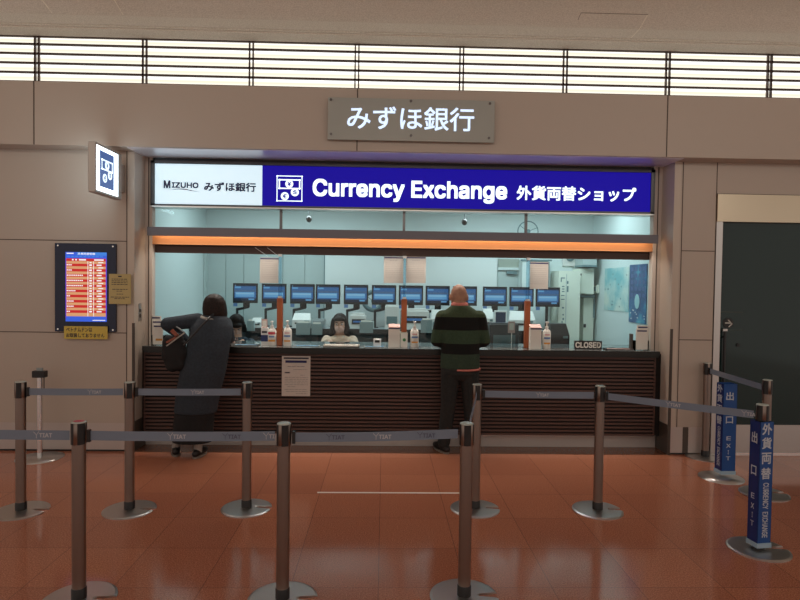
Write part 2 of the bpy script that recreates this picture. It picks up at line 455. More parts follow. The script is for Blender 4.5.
# ---- louvred window band above the header
def louver_mat():
    m = bpy.data.materials.new('daylit_louvre_pane'); m.use_nodes = True
    N = m.node_tree.nodes; L = m.node_tree.links; N.clear()
    out = N.new('ShaderNodeOutputMaterial'); e = N.new('ShaderNodeEmission')
    tc = N.new('ShaderNodeTexCoord'); sp = N.new('ShaderNodeSeparateXYZ'); L.new(tc.outputs['Object'], sp.inputs[0])
    w_ = N.new('ShaderNodeMath'); w_.operation = 'MULTIPLY_ADD'; w_.inputs[1].default_value = 1 / .095; w_.inputs[2].default_value = 20.0 - .670 / .095
    L.new(sp.outputs['Z'], w_.inputs[0]); fr = N.new('ShaderNodeMath'); fr.operation = 'FRACT'; L.new(w_.outputs[0], fr.inputs[0])
    r = N.new('ShaderNodeValToRGB'); r.color_ramp.elements[0].color = (.80, .76, .67, 1); r.color_ramp.elements[0].position = .15
    r.color_ramp.elements[1].color = (1, 1, .97, 1); r.color_ramp.elements[1].position = .9
    q = r.color_ramp.elements.new(.55); q.color = (.64, .57, .44, 1)
    L.new(fr.outputs[0], r.inputs['Fac']); L.new(r.outputs['Color'], e.inputs['Color']); e.inputs['Strength'].default_value = 1.6
    L.new(e.outputs[0], out.inputs['Surface'])
    return m


win = bpy.data.objects.new('window_1', None); C.objects.link(win); win.location = (0, 6.1, 3.475); win['kind'] = 'structure'
obj('pane', MB().box(-9, 9, 6.14, 6.16, 3.44, 4.13), louver_mat(), win)
mb = MB()
for k in range(7):
    z = 4.145 - .0950 * k
    mb.box(-9, 9, 6.10, 6.125, z - (.009 if k else .025), z + .009)
obj('louvre_slat', mb, M['dbrown'], win)
mb = MB(); x = -3.564 - 1.084 * 5
while x < 9: mb.box(x - .025, x - .012, 6.10, 6.13, 3.44, 4.13).box(x + .012, x + .025, 6.10, 6.13, 3.44, 4.13); x += 1.084
obj('mullion', mb, M['dbrown'], win)

# ================================================================= COUNTER
ct = thing('service_counter', 'long dark counter faced with brown horizontal slats below the service window', 'counter', (.21, 5.9, 0))
obj('countertop', MB().box(-2.368, 2.780, 5.80, 5.948, .985, 1.020, 0).box(-2.333, 2.750, 5.948, 6.45, .985, 1.020, 0), M['top'], ct, bevel=.004)
obj('top_edge', MB().box(-2.364, 2.776, 5.815, 5.88, .955, .984, 0).box(-2.3695, 2.7815, 5.795, 5.7995, .978, 1.0195, 0), M['topf'], ct)
mb = MB().box(XL + .001, XR - .001, 5.885, 5.96, .147, .956, 1).box(XL + .001, XR - .001, 5.885, 5.949, .956, .986, 1)
k = 0; z = .936
while z > .15: mb.box(-2.372, 2.762, 5.868, 5.886, z - .010, z + .011, 0); z -= .0372
mb.box(-2.382, -2.372, 5.866, 5.886, .147, .956, 0).box(2.762, 2.775, 5.866, 5.886, .147, .956, 0)
obj('slat_front', mb, [M['slat'], M['gap']], ct)
obj('kickplate', MB().box(XL + .006, XR - .006, 5.957, 6.0, 0.004, .147), M['kick'], ct)
obj('back_panel', MB().box(XL + .01, XR - .01, 6.10, 6.13, 0, .985), M['darksteel'], ct)
obj('baseplate_panel', MB().box(XL + .3, XL + .55, 5.952, 5.957, .05, .145), M['steel'], ct)

# window glass, its posts and head
gl = bpy.data.objects.new('window_2', None); C.objects.link(gl); gl.location = (.21, 6.1, 1.02); gl['kind'] = 'structure'
obj('pane', MB().box(-2.40, 2.82, 6.030, 6.038, 1.0205, 1.95), M['glass'], gl)
obj('head_frame', MB().box(-2.334, 2.751, 6.02, 6.09, 1.95, 2.03), M['dbrown'], gl)
obj('side_frame', MB().box(-2.40, -2.345, 6.029, 6.05, 1.0205, 1.95).box(2.762, 2.82, 6.029, 6.05, 1.0205, 1.95), M['darksteel'], gl)
gl2 = bpy.data.objects.new('window_3', None); C.objects.link(gl2); gl2.location = (.21, 6.1, 2.19); gl2['kind'] = 'structure'
obj('pane', MB().box(-2.40, 2.82, 6.030, 6.038, 2.10, 2.42), M['glass'], gl2)
mb = MB()
for p in (281, 404, 526): x = ax(p, 220, 6.03); mb.box(x - .013, x + .013, 6.02, 6.05, 2.10, 2.43)
mb.box(-2.40, -2.345, 6.029, 6.05, 2.10, 2.42).box(2.762, 2.82, 6.029, 6.05, 2.10, 2.42).box(-2.335, 2.752, 6.02, 6.05, 2.405, 2.43)
obj('mullion', mb, M['darksteel'], gl2)
# posts standing on the counter with a glass fin above
for i, (p, yb, yt, lab) in enumerate(((280, 346, 298, 'square orange-brown post on the counter above the posted notice, glass fin on top'),
                                 (404, 332, 299, 'orange-brown post above the small green-marked card, glass fin on top'),
                                 (527, 347, 301, 'orange-brown post between the black terminal and the paper box, glass fin on top'))):
    x = ax(p, 320, 5.99); zb = 1.0205; zt = az(p, yt, 5.99)
    t = thing('glass_support_post', lab, 'post', (x, 5.99, zb), 'posts holding the glass')
    if i == 1: zb = az(p, yb, 5.99)
    obj('post', MB().box(x - .028, x + .028, 5.96, 6.015, zb, zt), M['postwood'], t, bevel=.004)
    if i == 1: obj('foot', MB().box(x - .034, x + .034, 5.965, 6.015, 1.0205, zb), M['ivory'], t)
    obj('glass_fin', MB().box(x - .014, x + .014, 5.96, 6.015, zt, 1.949), M['fin'], t)
    obj('clamp', MB().box(x - .017, x + .017, 5.955, 6.015, 1.925, 1.949), M['steel'], t)
    obj('clamp', MB().box(x - .017, x + .017, 5.955, 6.015, zt, zt + .02), M['steel'], t)

# beam with warm strip, wood backing
bm_ = thing('canopy_beam', 'long grey metal beam across the service window with warm strip lighting under it', 'beam', (.21, 5.9, 2.1))
obj('fascia', MB().box(-2.342, 2.755, 5.84, 5.865, 2.107, 2.193), M['beam'], bm_)
obj('top_cover', MB().box(-2.342, 2.755, 5.865, 5.95, 2.180, 2.193), M['beam'], bm_)
obj('wood_backing', MB().box(-2.335, 2.752, 5.955, 6.09, 2.031, 2.18), M['wood'], bm_)
M['led'] = mat('warm_led', (.9, .8, .6), .5, emit=(1, .72, .42), es=3)
obj('light_strip', MB().box(-2.3, 2.72, 5.875, 5.885, 2.168, 2.178), M['led'], bm_)

# ================================================================= SIGNS
def currency_icon(parent, O, u, v, s, wm, bm, frame=True):
    """banknote with three coins in a square of side s; O lower left, slightly raised along u x v"""
    O, u, v = Vector(O), Vector(u), Vector(v); n = u.cross(v)
    def bar(mb, a, b, c, d, lift=.001): mb.obox(O + u * a * s + v * b * s + n * lift, u, v, n, (c - a) * s, (d - b) * s, .001)
    mb = MB()
    if frame:
        t = .035
        bar(mb, 0, 0, 1, t); bar(mb, 0, 1 - t, 1, 1); bar(mb, 0, 0, t, 1); bar(mb, 1 - t, 0, 1, 1)
    t = .05
    bar(mb, .08, .48, .92, .48 + t); bar(mb, .08, .86 - t, .92, .86); bar(mb, .08, .48, .08 + t, .86); bar(mb, .92 - t, .48, .92, .86)
    obj('icon', mb, wm, parent)
    for ch, cx, cy in (('¥', .49, .68), ('$', .71, .36), ('€', .32, .20)):
        c = O + u * cx * s + v * cy * s
        coin = obj('coin', MB().tube(c + n * .001, c + n * .003, .155 * s, n=28), wm, parent)
        obj('coin_mark', text_mb(MB(), ch, O + u * (cx - .075) * s + v * (cy - .09) * s + n * .0035, u, v, .15 * s, .18 * s, .04), bm, coin)


sg = thing('fascia_sign', 'long backlit blue and white currency exchange sign above the service window', 'sign', (.2, 6.0, 2.41))
mb = MB().box(-2.345, 2.748, 5.945, 6.08, 2.412, 2.862, 0)
for a in ((-2.345, 2.748, 2.835, 2.862), (-2.345, 2.748, 2.412, 2.432), (-2.345, -2.305, 2.412, 2.862), (2.708, 2.748, 2.412, 2.862)): mb.box(a[0], a[1], 5.925, 5.946, a[2], a[3], 0)
obj('frame', mb, M['signframe'], sg)
obj('top_filler', MB().box(-2.33, 2.745, 5.96, 6.09, 2.862, 2.8925), M['black'], sg)
obj('bottom_trim', MB().box(-2.345, 2.748, 5.92, 6.09, 2.400, 2.412), M['steel'], sg)
obj('white_panel', MB().box(-2.303, -1.24, 5.935, 5.944, 2.434, 2.832), M['signwhite'], sg)
obj('blue_panel', MB().box(-1.238, 2.706, 5.935, 5.944, 2.434, 2.832), M['signblue'], sg)
SY = 5.9335
def sign_text(body, x0, x1, yb, yt, mt, bold, parent=sg, Y=SY, name='lettering'):
    xm = (x0 + x1) / 2
    a = at(x0, (yb), Y); X0 = ax(x0, yb, Y); X1 = ax(x1, yb, Y); z0 = az(x1, yb, Y); z1 = az(x0, yt, Y)
    return text(name, body, (X0, Y, z0), EX, EZ, X1 - X0, z1 - z0, mt, parent, bold)
sign_text('M', 163.5, 170.5, 188.4, 180.2, M['signnavy'], .07)
sign_text('IZUHO', 171.5, 198.5, 188.3, 182.0, M['signnavy'], .08)
mb = MB(); pts = []
for i in range(13):
    t = i / 12; pts.append(at(169 + 30 * t, 190.2 - 1.0 * math.sin(PI * min(1, t * 1.3)) + 1.6 * t * t, SY))
for i in range(12):
    a, b = pts[i], pts[i + 1]; h0 = .009 * math.sin(PI * (i + .2) / 12.5); h1 = .009 * math.sin(PI * (i + 1.2) / 13.2)
    mb.add([a, b, b + Vector((0, 0, h1)), a + Vector((0, 0, h0))], [(0, 1, 2, 3)])
M['swoosh'] = mat('dark_red_swoosh', (.12, .01, .03), .5)
obj('swoosh', mb, M['swoosh'], sg)
sign_text('みずほ銀行', 204, 256, 192.0, 181.8, M['signnavy'], .045)
sign_text('Currency Exchange', 312.5, 507, 204.0, 178.6, M['letter'], .045)
sign_text('外貨両替ショップ', 516.5, 636, 202.0, 185.4, M['letter'], .035)
a0 = at(276.5, 201.2, SY); a1 = at(302.5, 176, SY)
currency_icon(sg, (a0.x, SY + .001, a0.z), EX, EZ, a1.x - a0.x, M['letter'], M['signblue'])

# acrylic sign on the header
pl = thing('bank_name_sign', 'smoked acrylic plate with glowing Japanese characters bolted to the header band', 'sign', (.23, 5.46, 2.98))
obj('plate', MB().box(-.541, 1.002, 5.445, 5.462, 2.985, 3.372), M['acrylic'], pl, bevel=.004)
for px, py in ((331, 99.5), (411, 101), (490, 103.5), (331, 134), (411, 135.5), (489, 138)):
    c = at(px, py, 5.44)
    obj('bolt', MB().tube((c.x, 5.437, c.z), (c.x, 5.499, c.z), .012), M['darksteel'], pl)
sign_text('みずほ銀行', 347, 474, 131.5, 105.3, M['letterb'], .014, pl, 5.4435)

# blade sign
bs = thing('blade_sign', 'square backlit projecting sign with banknote and coins icon, jutting from the wall under the header', 'sign', (-2.58, 5.7, 2.42))
M['case'] = mat('sign_case', (.42, .37, .33), .4, .3)
bx0, bx1 = -2.548, -2.482
mb = MB().box(bx0, bx1, 5.10, 5.60, 2.415, 2.845, 0)
obj('case', mb, M['case'], bs, bevel=.006)
obj('bracket', MB().box(-2.54, -2.495, 5.60, 5.70, 2.50, 2.76), M['case'], bs)
obj('lit_face', MB().box(bx1, bx1 + .003, 5.115, 5.515, 2.437, 2.822), mat('lit_face_white', (.8, .8, .8), .4, emit=(.75, .93, 1), es=4.5), bs)
obj('lit_face', MB().box(bx0 - .003, bx0, 5.115, 5.515, 2.437, 2.822), bpy.data.materials['lit_face_white'], bs)
obj('icon_panel', MB().box(bx1 + .003, bx1 + .005, 5.165, 5.43, 2.475, 2.79), M['signslate'], bs)
currency_icon(bs, (bx1 + .005, 5.175, 2.51), (0, 1, 0), EZ, .245, M['letter'], M['signslate'], False)

# exchange-rate display
rb = thing('exchange_rate_display', 'navy framed wall screen listing exchange rates in red and orange rows', 'display', (-2.86, 5.70, 1.16))
obj('board', MB().box(-3.146, -2.571, 5.675, 5.699, 1.165, 2.009), M['navy'], rb)
for px, py in ((58, 245.5), (113, 246.5), (58, 329), (113, 330)):
    c = at(px, py, 5.672); obj('screw', MB().tube((c.x, 5.676, c.z), (c.x, 5.668, c.z), .008), M['chrome'], rb)
def em(name, c, s=1.0): return mat(name, tuple(x * .3 for x in c), .4, emit=c, es=s)
E_ = [em('scr_blue', (.03, .10, .62)), em('scr_sky', (.04, .20, .65)), em('scr_red', (.50, .015, .015)), em('scr_orange', (.60, .30, .14)), em('scr_white', (.85, .82, .85)), em('scr_violet', (.12, .05, .55))]
sx0, sx1, sz0, sz1 = -3.043, -2.656, 1.262, 1.925
mb = MB().box(sx0, sx1, 5.671, 5.675, sz0, sz1, 0)
W = sx1 - sx0; Hh = sz1 - sz0
def r_(a, b, c, d, k, y=5.6705): mb.box(sx0 + a * W, sx0 + b * W, y - .0008, y, sz1 - d * Hh, sz1 - c * Hh, k)
r_(0, 1, 0, .085, 1); r_(0, .28, .0, .05, 0, 5.6698); r_(0, 1, .045, .085, 0, 5.6698); r_(.02, .98, .09, .13, 2)
top = .13
for i in range(11):
    y0 = .13 + i * .0745
    r_(.02, .98, y0, y0 + .036, 3)
    if i < 10.5:
        r_(.02, .98, y0 + .036, y0 + .0745, 2) if i < 10 else r_(.02, .98, y0 + .036, y0 + .05, 3)
    for cx in (.54, .68): r_(cx, cx + .012, y0, y0 + .0745 if i < 10 else y0 + .05, 4, 5.6694)
    if i < 10:
        wl = random.uniform(.12, .30) if i not in (2, 3, 4) else .42
        nseg = int(wl / .045)
        for j in range(nseg): r_(.03 + j * .045, .03 + j * .045 + .033, y0 + .046, y0 + .062, 4, 5.6694)
        r_(.58, .645, y0 + .044, y0 + .066, 4, 5.6694); r_(.76, .88, y0 + .046, y0 + .063, 4, 5.6694)
        r_(.59, .635, y0 + .012, y0 + .026, 4, 5.6694); r_(.80, .92, y0 + .012, y0 + .024, 4, 5.6694)
r_(.0, .02, .09, .96, 5); r_(.98, 1, .09, .96, 5)
for j in range(9): r_(.04 + .1 * j, .04 + .1 * j + .07, .055, .070, 1, 5.6690)
for a, b in ((.16, .2), (.24, .28), (.33, .5), (.7, .93)): r_(a, b, .10, .12, 4, 5.6690)
r_(.03, .2, .012, .026, 4, 5.6690); r_(.66, .97, .975, .985, 4, 5.6690)
obj('screen', mb, E_, rb)
text('screen_heading', '外貨両替相場', (sx0 + .30 * W, 5.6685, sz1 - .038 * Hh), EX, EZ, .42 * W, .03 * Hh, E_[4], rb, .02)

def notice(name, label, px0, px1, py0, py1, Y, material, lines, cat='notice', group=None, heads=(), ink='inkg', thick=.002):
    xm = (px0 + px1) / 2
    X0, X1 = ax(px0, py0, Y), ax(px1, py0, Y); Z1, Z0 = az(xm, py0, Y), az(xm, py1, Y)
    t = thing(name, label, cat, ((X0 + X1) / 2, Y, Z0), group)
    obj('sheet', MB().box(X0, X1, Y - thick, Y, Z0, Z1), material, t)
    mb = MB(); W = X1 - X0; H_ = Z1 - Z0; rng = random.Random(px0)
    for (a, b, c, d_, k) in heads: mb.box(X0 + a * W, X0 + b * W, Y - thick - .0006, Y - thick, Z1 - d_ * H_, Z1 - c * H_, k)
    for (v0, hh, a, b) in lines:
        x = a
        while x < b:
            w_ = min(rng.uniform(.04, .16), b - x)
            mb.box(X0 + x * W, X0 + (x + w_) * W, Y - thick - .0006, Y - thick, Z1 - (v0 + hh) * H_, Z1 - v0 * H_, 0); x += w_ + .025
    obj('lettering', mb, [M[ink], M['ink'], M['signnavy']], t)
    return t
notice('paper_notice', 'yellowish paper notice taped over the edge of the exchange-rate display', 109, 131, 274, 304, 5.665, M['yellow'],
       [(.16 + .06 * i, .022, .12, .85) for i in range(4)] + [(.5, .022, .15, .85), (.56, .022, .35, .6), (.66, .02, .35, .65)] + [(.76, .022, .08, .92), (.81, .022, .25, .75)], heads=[(.42, .58, .06, .10, 1)], ink='ink')
lb = thing('yellow_label', 'yellow label with bold Japanese writing under the exchange-rate display', 'label', (-2.8, 5.66, 1.11))
X0, X1 = ax(64, 332, 5.66), ax(107.5, 332, 5.66); Z0, Z1 = az(86, 339, 5.66), az(86, 326.3, 5.66)
obj('sheet', MB().box(X0, X1, 5.66, 5.663, Z0, Z1), M['yellow2'], lb)
W = X1 - X0; H_ = Z1 - Z0
text('lettering', 'ベトナムドンは', (X0 + .05 * W, 5.6592, Z0 + .56 * H_), EX, EZ, .60 * W, .34 * H_, M['ink'], lb, .03)
text('lettering', 'お取扱しておりません', (X0 + .05 * W, 5.6592, Z0 + .12 * H_), EX, EZ, .88 * W, .34 * H_, M['ink'], lb, .03)
# switch plate on the reveal
sw = thing('switch_plate', 'narrow steel switch plate on the beige wall edge beside the service window', 'switch', (XL, 5.83, 1.38))
zc = az(138.5, 312, 5.83)
obj('plate', MB().box(XL, XL + .004, 5.79, 5.86, zc - .085, zc + .085), M['steel'], sw)
obj('switch', MB().box(XL + .004, XL + .009, 5.81, 5.84, zc - .055, zc - .02).box(XL + .004, XL + .009, 5.81, 5.84, zc + .0, zc + .03), M['guard'], sw)

# poster on the counter front
notice('counter_poster', 'white printed notice sheet hanging on the slatted counter front', 282, 310.5, 356, 396, 5.862, M['paper'],
       [(.25, .02, .2, .8)] + [(.33, .012, .4, .9), (.47, .014, .65, .8)] + [(.53 + .045 * i, .012, .1, .92) for i in range(5)] + [(.76, .012, .2, .5), (.83, .012, .1, .9), (.88, .012, .15, .9), (.93, .012, .5, .9)],
       heads=[(.06, .94, .035, .075, 1), (.12, .87, .11, .17, 2), (.1, .28, .40, .43, 1)])
# sheets taped to the glass
gn = [(260, 279, 257.5, 283, 'sheet of paper taped to the glass above the bottle with red label'), (384, 403.5, 256.5, 283, 'sheet of paper taped to the glass, just before the middle glass fin'),
      (406, 426, 256.5, 283, 'sheet of paper taped to the glass, just past the middle glass fin'), (529, 548.5, 262, 289, 'sheet of paper taped to the glass above the paper box and pump bottle')]
for a, b, c, d_, lab in gn:
    notice('taped_sheet', lab, a, b, c, d_, 6.028, M['glasspaper'], [(.14, .02, .3, .7)] + [(.24 + .07 * i, .016, .08, .92) for i in range(9)], group='sheets taped to the glass', heads=[(.02, .98, .03, .07, 2)])
wr = obj('hanging_wire', MB().path([at(255, 247.5, 6.00), at(268, 256.5, 6.02)], .002).path([at(267, 247.5, 6.00), at(277, 255, 6.02)], .002), M['white']); wr.location = (0, 0, 0)
tag(wr, 'pair of thin pale wires slanting above the sheet taped to the glass', 'wire')

# ================================================================= BARRIERS
def barrier_base():
    mb = MB(); R = .182; n = 56; a0 = math.radians(9); pts = []
    for i in range(n + 1):
        a = a0 + (2 * PI - 2 * a0) * i / n; pts.append((R * math.cos(a), R * math.sin(a)))
    pts += [(.12, -.030), (.085, -.020), (.075, 0), (.085, .018), (.13, .018)]
    k = len(pts)
    vs = [(x, y, 0) for x, y in pts] + [(x, y, .006) for x, y in pts] + [(x * .93, y * .93, .011) for x, y in pts]
    fs = [(i, (i + 1) % k, k + (i + 1) % k, k + i) for i in range(k)] + [(k + i, k + (i + 1) % k, 2 * k + (i + 1) % k, 2 * k + i) for i in range(k)]
    c = len(vs); vs.append((0, 0, .013))
    fs += [(2 * k + i, 2 * k + (i + 1) % k, c) for i in range(k)] + [tuple(range(k))[::-1]]
    return mb.add(vs, fs, 0)


M['headcap'] = mat('pale_cap', (.45, .50, .46), .25); M['redcap'] = mat('red_mark', (.45, .03, .06), .4)


def make_post(label):
    t = thing('belt_barrier_post', label, 'barrier post', (0, 0, 0), 'belt barrier posts')
    obj('base_plate', barrier_base(), M['steel'], t)
    obj('collar', MB().lathe((0, 0, .012), [(.037, 0), (.037, .05), (.034, .056)], 24), M['black'], t)
    obj('tube', MB().tube((0, 0, .05), (0, 0, .822), .0335, n=28), M['bronze'], t)
    h = obj('head', MB().lathe((0, 0, .815), [(.0345, 0), (.0365, .002), (.0365, .108), (.034, .112)], 28), M['bronze'], t)
    for k in range(4):
        mb = MB(); vs = []
        for i in range(7):
            a = k * PI / 2 + (i - 3) / 3 * math.radians(29); vs += [(.0378 * math.cos(a), .0378 * math.sin(a), .816), (.0378 * math.cos(a), .0378 * math.sin(a), .925)]
        mb.add(vs, [(2 * i, 2 * i + 2, 2 * i + 3, 2 * i + 1) for i in range(6)], 0, True)
        obj('belt_slot', mb, M['black'], h)
    obj('cap', MB().lathe((0, 0, .926), [(.0365, 0), (.0365, .003), (.030, .006)], 28), M['headcap'], t)
    return t


proto = make_post('x')
posts = [('front', 79, 600, 45, 'barrier post with red-marked cap in the row nearest the camera'),
         ('front', 282.5, 600, 20, 'barrier post with pale cap directly below the counter poster, in the row nearest the camera'),
         ('front', 464, 597, 0, 'pale-capped barrier post nearest the camera in front of the man in the striped sweater'),
         ('mid', 21, 511, 10, 'barrier post near the wall screen, furthest from the service window centre in the second row'),
         ('mid', 129.5, 510, 20, 'barrier post of the second row standing before the corner of the window opening'),
         ('mid', 246.5, 508.5, 25, 'barrier post of the second row ending the belt behind the woman in the dark coat'),
         ('mid', 475, 509, 0, 'barrier post of the second row half hidden by a closer post near the man'),
         ('mid', 597.5, 510.5, 10, 'barrier post standing alone in front of the slatted counter, below the CLOSED sign'),
         ('back', 705, 457, 40, 'barrier post against the wall between the counter opening and the glass door'),
         ('right', 764, 494, 40, 'barrier post whose head shows above the tall blue exchange column'),
         ('right', 758.3, 549.5, 30, 'barrier post standing inside the tall blue exchange and exit column')]
pos = {}
for i, (row, px, py, rz, lab) in enumerate(posts):
    o = proto if i == 0 else copy_tree(proto)
    r = ray(px, py); t = -EYE / r.z
    o.location = (r.x * t, r.y * t, .0005); o['label'] = lab; pos[i] = Vector((r.x * t, r.y * t, 0))
    for c in o.children:
        if c.name.startswith('head'): c.rotation_euler.z = math.radians(rz)
        if i == 0 and c.name.startswith('cap'): redo = c
red = MB().lathe((0, 0, .9321), [(.027, 0), (.027, .001)], 20)
obj('cap_mark', red.box(-.0, .0, 0, 0, 0, 0) if 0 else MB().lathe((pos[0].x, pos[0].y, .9325), [(.026, 0), (.026, .001)], 20), M['redcap'], proto)


def logo(mb, P0, u, h, m=0):
    """Y-shaped mark and the letters TIAT, on a vertical face along u starting at P0, letter height h"""
    v = Vector((0, 0, 1)); n = u.cross(v)
    if n.y > 0: n = -n
    P0 = P0 + n * .0015
    for a, b in (((-.1, 1.25), (.55, .55)), ((.55, .55), (1.15, 1.35)), ((.55, .6), (.55, -.25))):
        A = P0 + u * a[0] * h + v * a[1] * h; B = P0 + u * b[0] * h + v * b[1] * h; d = (B - A); L_ = d.length; d.normalize(); q = n.cross(d)
        mb.obox(A - q * .06 * h, d, q, n, L_, .12 * h, .0004, m)
    text_mb(mb, 'TIAT', P0 + u * 1.15 * h, u, v, 2.9 * h, h * .95, .05, m=m, lift=.0004 if u.cross(v).y < 0 else -.0004)
    return mb


def belt(A, B, z0a, z0b, label, marks, sag=.0, wdt=.049, trim=(.047, .047)):
    A = Vector(A); B = Vector(B); u = (B - A); u.z = 0; L_ = u.length; u.normalize()
    A = A + u * trim[0]; L_ -= trim[0] + trim[1]; n = u.cross(Vector((0, 0, 1)))
    t = thing('barrier_belt', label, 'belt', tuple((A + u * L_ / 2).to_2d()) + (z0a,), 'barrier belts')
    mb = MB(); K = 16; vs = []
    for i in range(K + 1):
        s = i / K; z = z0a + (z0b - z0a) * s - sag * 4 * s * (1 - s); p = A + u * (L_ * s)
        for d in (-.0008, .0008):
            for zz in (0, wdt): vs.append((p.x + n.x * d, p.y + n.y * d, z + zz))
    fs = []
    for i in range(K):
        a = 4 * i; fs += [(a, a + 4, a + 5, a + 1), (a + 2, a + 3, a + 7, a + 6), (a, a + 2, a + 6, a + 4), (a + 1, a + 5, a + 7, a + 3)]
    fs += [(0, 1, 3, 2), (4 * K, 4 * K + 2, 4 * K + 3, 4 * K + 1)]
    mb.add(vs, fs, 0); obj('webbing', mb, M['belt'], t)
    for s, q in ((0, 1),):
        p = A + u * (L_ * s); z = z0a if s == 0 else z0b
        obj('buckle', MB().obox(p - u * .004 + n * .009 + Vector((0, 0, z - .008)), u * q, (0, 0, 1), -n, .016, .064, .018), M['black'], t)
    for px, dark in marks:                            # printed marks at the place the belt passes this column of the picture
        dr = ray(px, 410); den = dr.x * u.y - dr.y * u.x
        tt = (A.x * u.y - A.y * u.x) / den; p = Vector((dr.x * tt, dr.y * tt, 0)); s = (p - Vector((A.x, A.y, 0))).length / L_
        z = z0a + (z0b - z0a) * s - sag * 4 * s * (1 - s)
        uu = u if u.x > 0 else -u
        nn = Vector((-uu.y, uu.x, 0)) * -1
        P0 = Vector((p.x, p.y, z + .013))
        obj('logo', logo(MB(), P0, uu, .023), M['beltlogo2' if dark else 'beltlogo'], t)
    return t


zb = .834
pl_ = Vector((pos[0].x - 2.1, pos[0].y + .02, 0))
belt(pl_, pos[0], zb, zb, 'grey belt of the nearest row running out of the picture past the wall screen side', [(34, 0)])
belt(pos[0], pos[1], zb, zb + .004, 'grey belt of the nearest row crossing in front of the woman in the dark coat', [(168, 0), (223, 1), (264, 0)], .004)
belt(pos[1], pos[2], zb - .002, zb + .016, 'grey belt of the nearest row hanging below the counter poster', [(327, 1), (374, 0), (418, 1)], .006)
belt(pos[2], pos[6], zb, zb, 'grey belt seen almost edge-on, running from a near post back towards the man', [])
belt(pos[3], pos[4], zb, zb, 'grey belt of the second row below the wall screen', [(88, 0)], .002)
belt(pos[4], pos[5], zb, zb, 'grey belt of the second row crossing at the hem of the dark coat', [(191, 0)], .002)
belt(pos[6], pos[7], zb, zb, 'grey belt of the second row beside the man, in front of the slatted counter', [(536, 0)], .002)
belt(pos[7], pos[10], zb, zb, 'long grey belt slanting from the lone post to the tall blue exchange column', [(666, 0), (742, 0)], .002)
belt(pos[8], pos[9], zb, zb, 'short grey belt slanting before the dark glass door', [], .0)

# slim steel post by the wall with a card holder
p0 = ray(40, 458); t_ = -EYE / p0.z; q0 = Vector((p0.x * t_, p0.y * t_, 0))
sp = thing('slim_post', 'slim chrome post with a dark square head standing by the wall under the exchange-rate display', 'barrier post', (q0.x, q0.y, 0))
obj('base_plate', MB().lathe((q0.x, q0.y, .0005), [(.20, 0), (.20, .006), (.03, .014)], 40), M['steel'], sp)
obj('tube', MB().tube((q0.x, q0.y, .012), (q0.x, q0.y, .80), .024), M['chrome'], sp)
obj('head', MB().box(q0.x - .058, q0.x + .058, q0.y - .03, q0.y + .03, .752, .815), M['black'], sp, bevel=.006)
obj('card_clip', MB().box(q0.x - .028, q0.x + .028, q0.y - .006, q0.y + .006, .815, .842), M['grey'], sp)
obj('hanging_strap', MB().box(q0.x + .035, q0.x + .042, q0.y - .003, q0.y + .003, .60, .752), M['black'], sp)


# blue columns slipped over barrier posts
def sleeve(px, py, z0, z1, w1, w2, ang, label, faces, has_post=True):
    r = ray(px, py); t = -EYE / r.z; c = Vector((r.x * t, r.y * t, 0))
    s = thing('guide_column', label, 'sign column', (c.x, c.y, 0.014), 'blue guide columns')
    a = math.radians(ang); u1 = Vector((math.cos(a), math.sin(a), 0)); n1 = Vector((u1.y, -u1.x, 0)); b_ = u1.cross(Vector((0, 0, 1)))
    u2 = -n1                                           # the other visible face runs backwards from the shared edge
    E0 = c - u1 * w1 / 2 + n1 * w2 / 2                 # shared front vertical edge
    # main face: from E0 along u1; second face: from E0 along u2 (backwards)
    mb = MB(); th = .004
    mb.obox(E0 + Vector((0, 0, z0)), u1, (0, 0, 1), -n1, w1, z1 - z0, th)
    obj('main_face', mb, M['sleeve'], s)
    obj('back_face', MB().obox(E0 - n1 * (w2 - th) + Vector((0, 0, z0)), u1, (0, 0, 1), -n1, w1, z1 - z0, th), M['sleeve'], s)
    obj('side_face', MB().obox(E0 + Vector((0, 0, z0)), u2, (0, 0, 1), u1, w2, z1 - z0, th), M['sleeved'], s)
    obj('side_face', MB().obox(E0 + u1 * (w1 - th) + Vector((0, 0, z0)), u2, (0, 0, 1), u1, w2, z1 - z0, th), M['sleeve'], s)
    mb = MB().obox(E0 - u1 * .004 + n1 * .004 + Vector((0, 0, z0 - .03)), u1, (0, 0, 1), -n1, w1 + .008, .03, w2 + .008)
    obj('bottom_trim', mb, M['sleevetrim'], s)
    eps = .0012
    V = Vector((0, 0, 1))
    for face, body, fx, fw, za, zb_, rot, bold in faces:
        if face == 1: O = E0 + u1 * (w1 * fx) + n1 * eps; u = u1; W_ = w1
        else: O = E0 - n1 * w2 + n1 * (w2 * fx) - u1 * eps; u = n1; W_ = w2   # read from its far edge towards the shared edge
        O = O + V * (z0 + (z1 - z0) * (1 - zb_))
        text('lettering', body, O, u, V, W_ * fw, (z1 - z0) * (zb_ - za), M['lettergrey'], s, bold, rot)
    return s


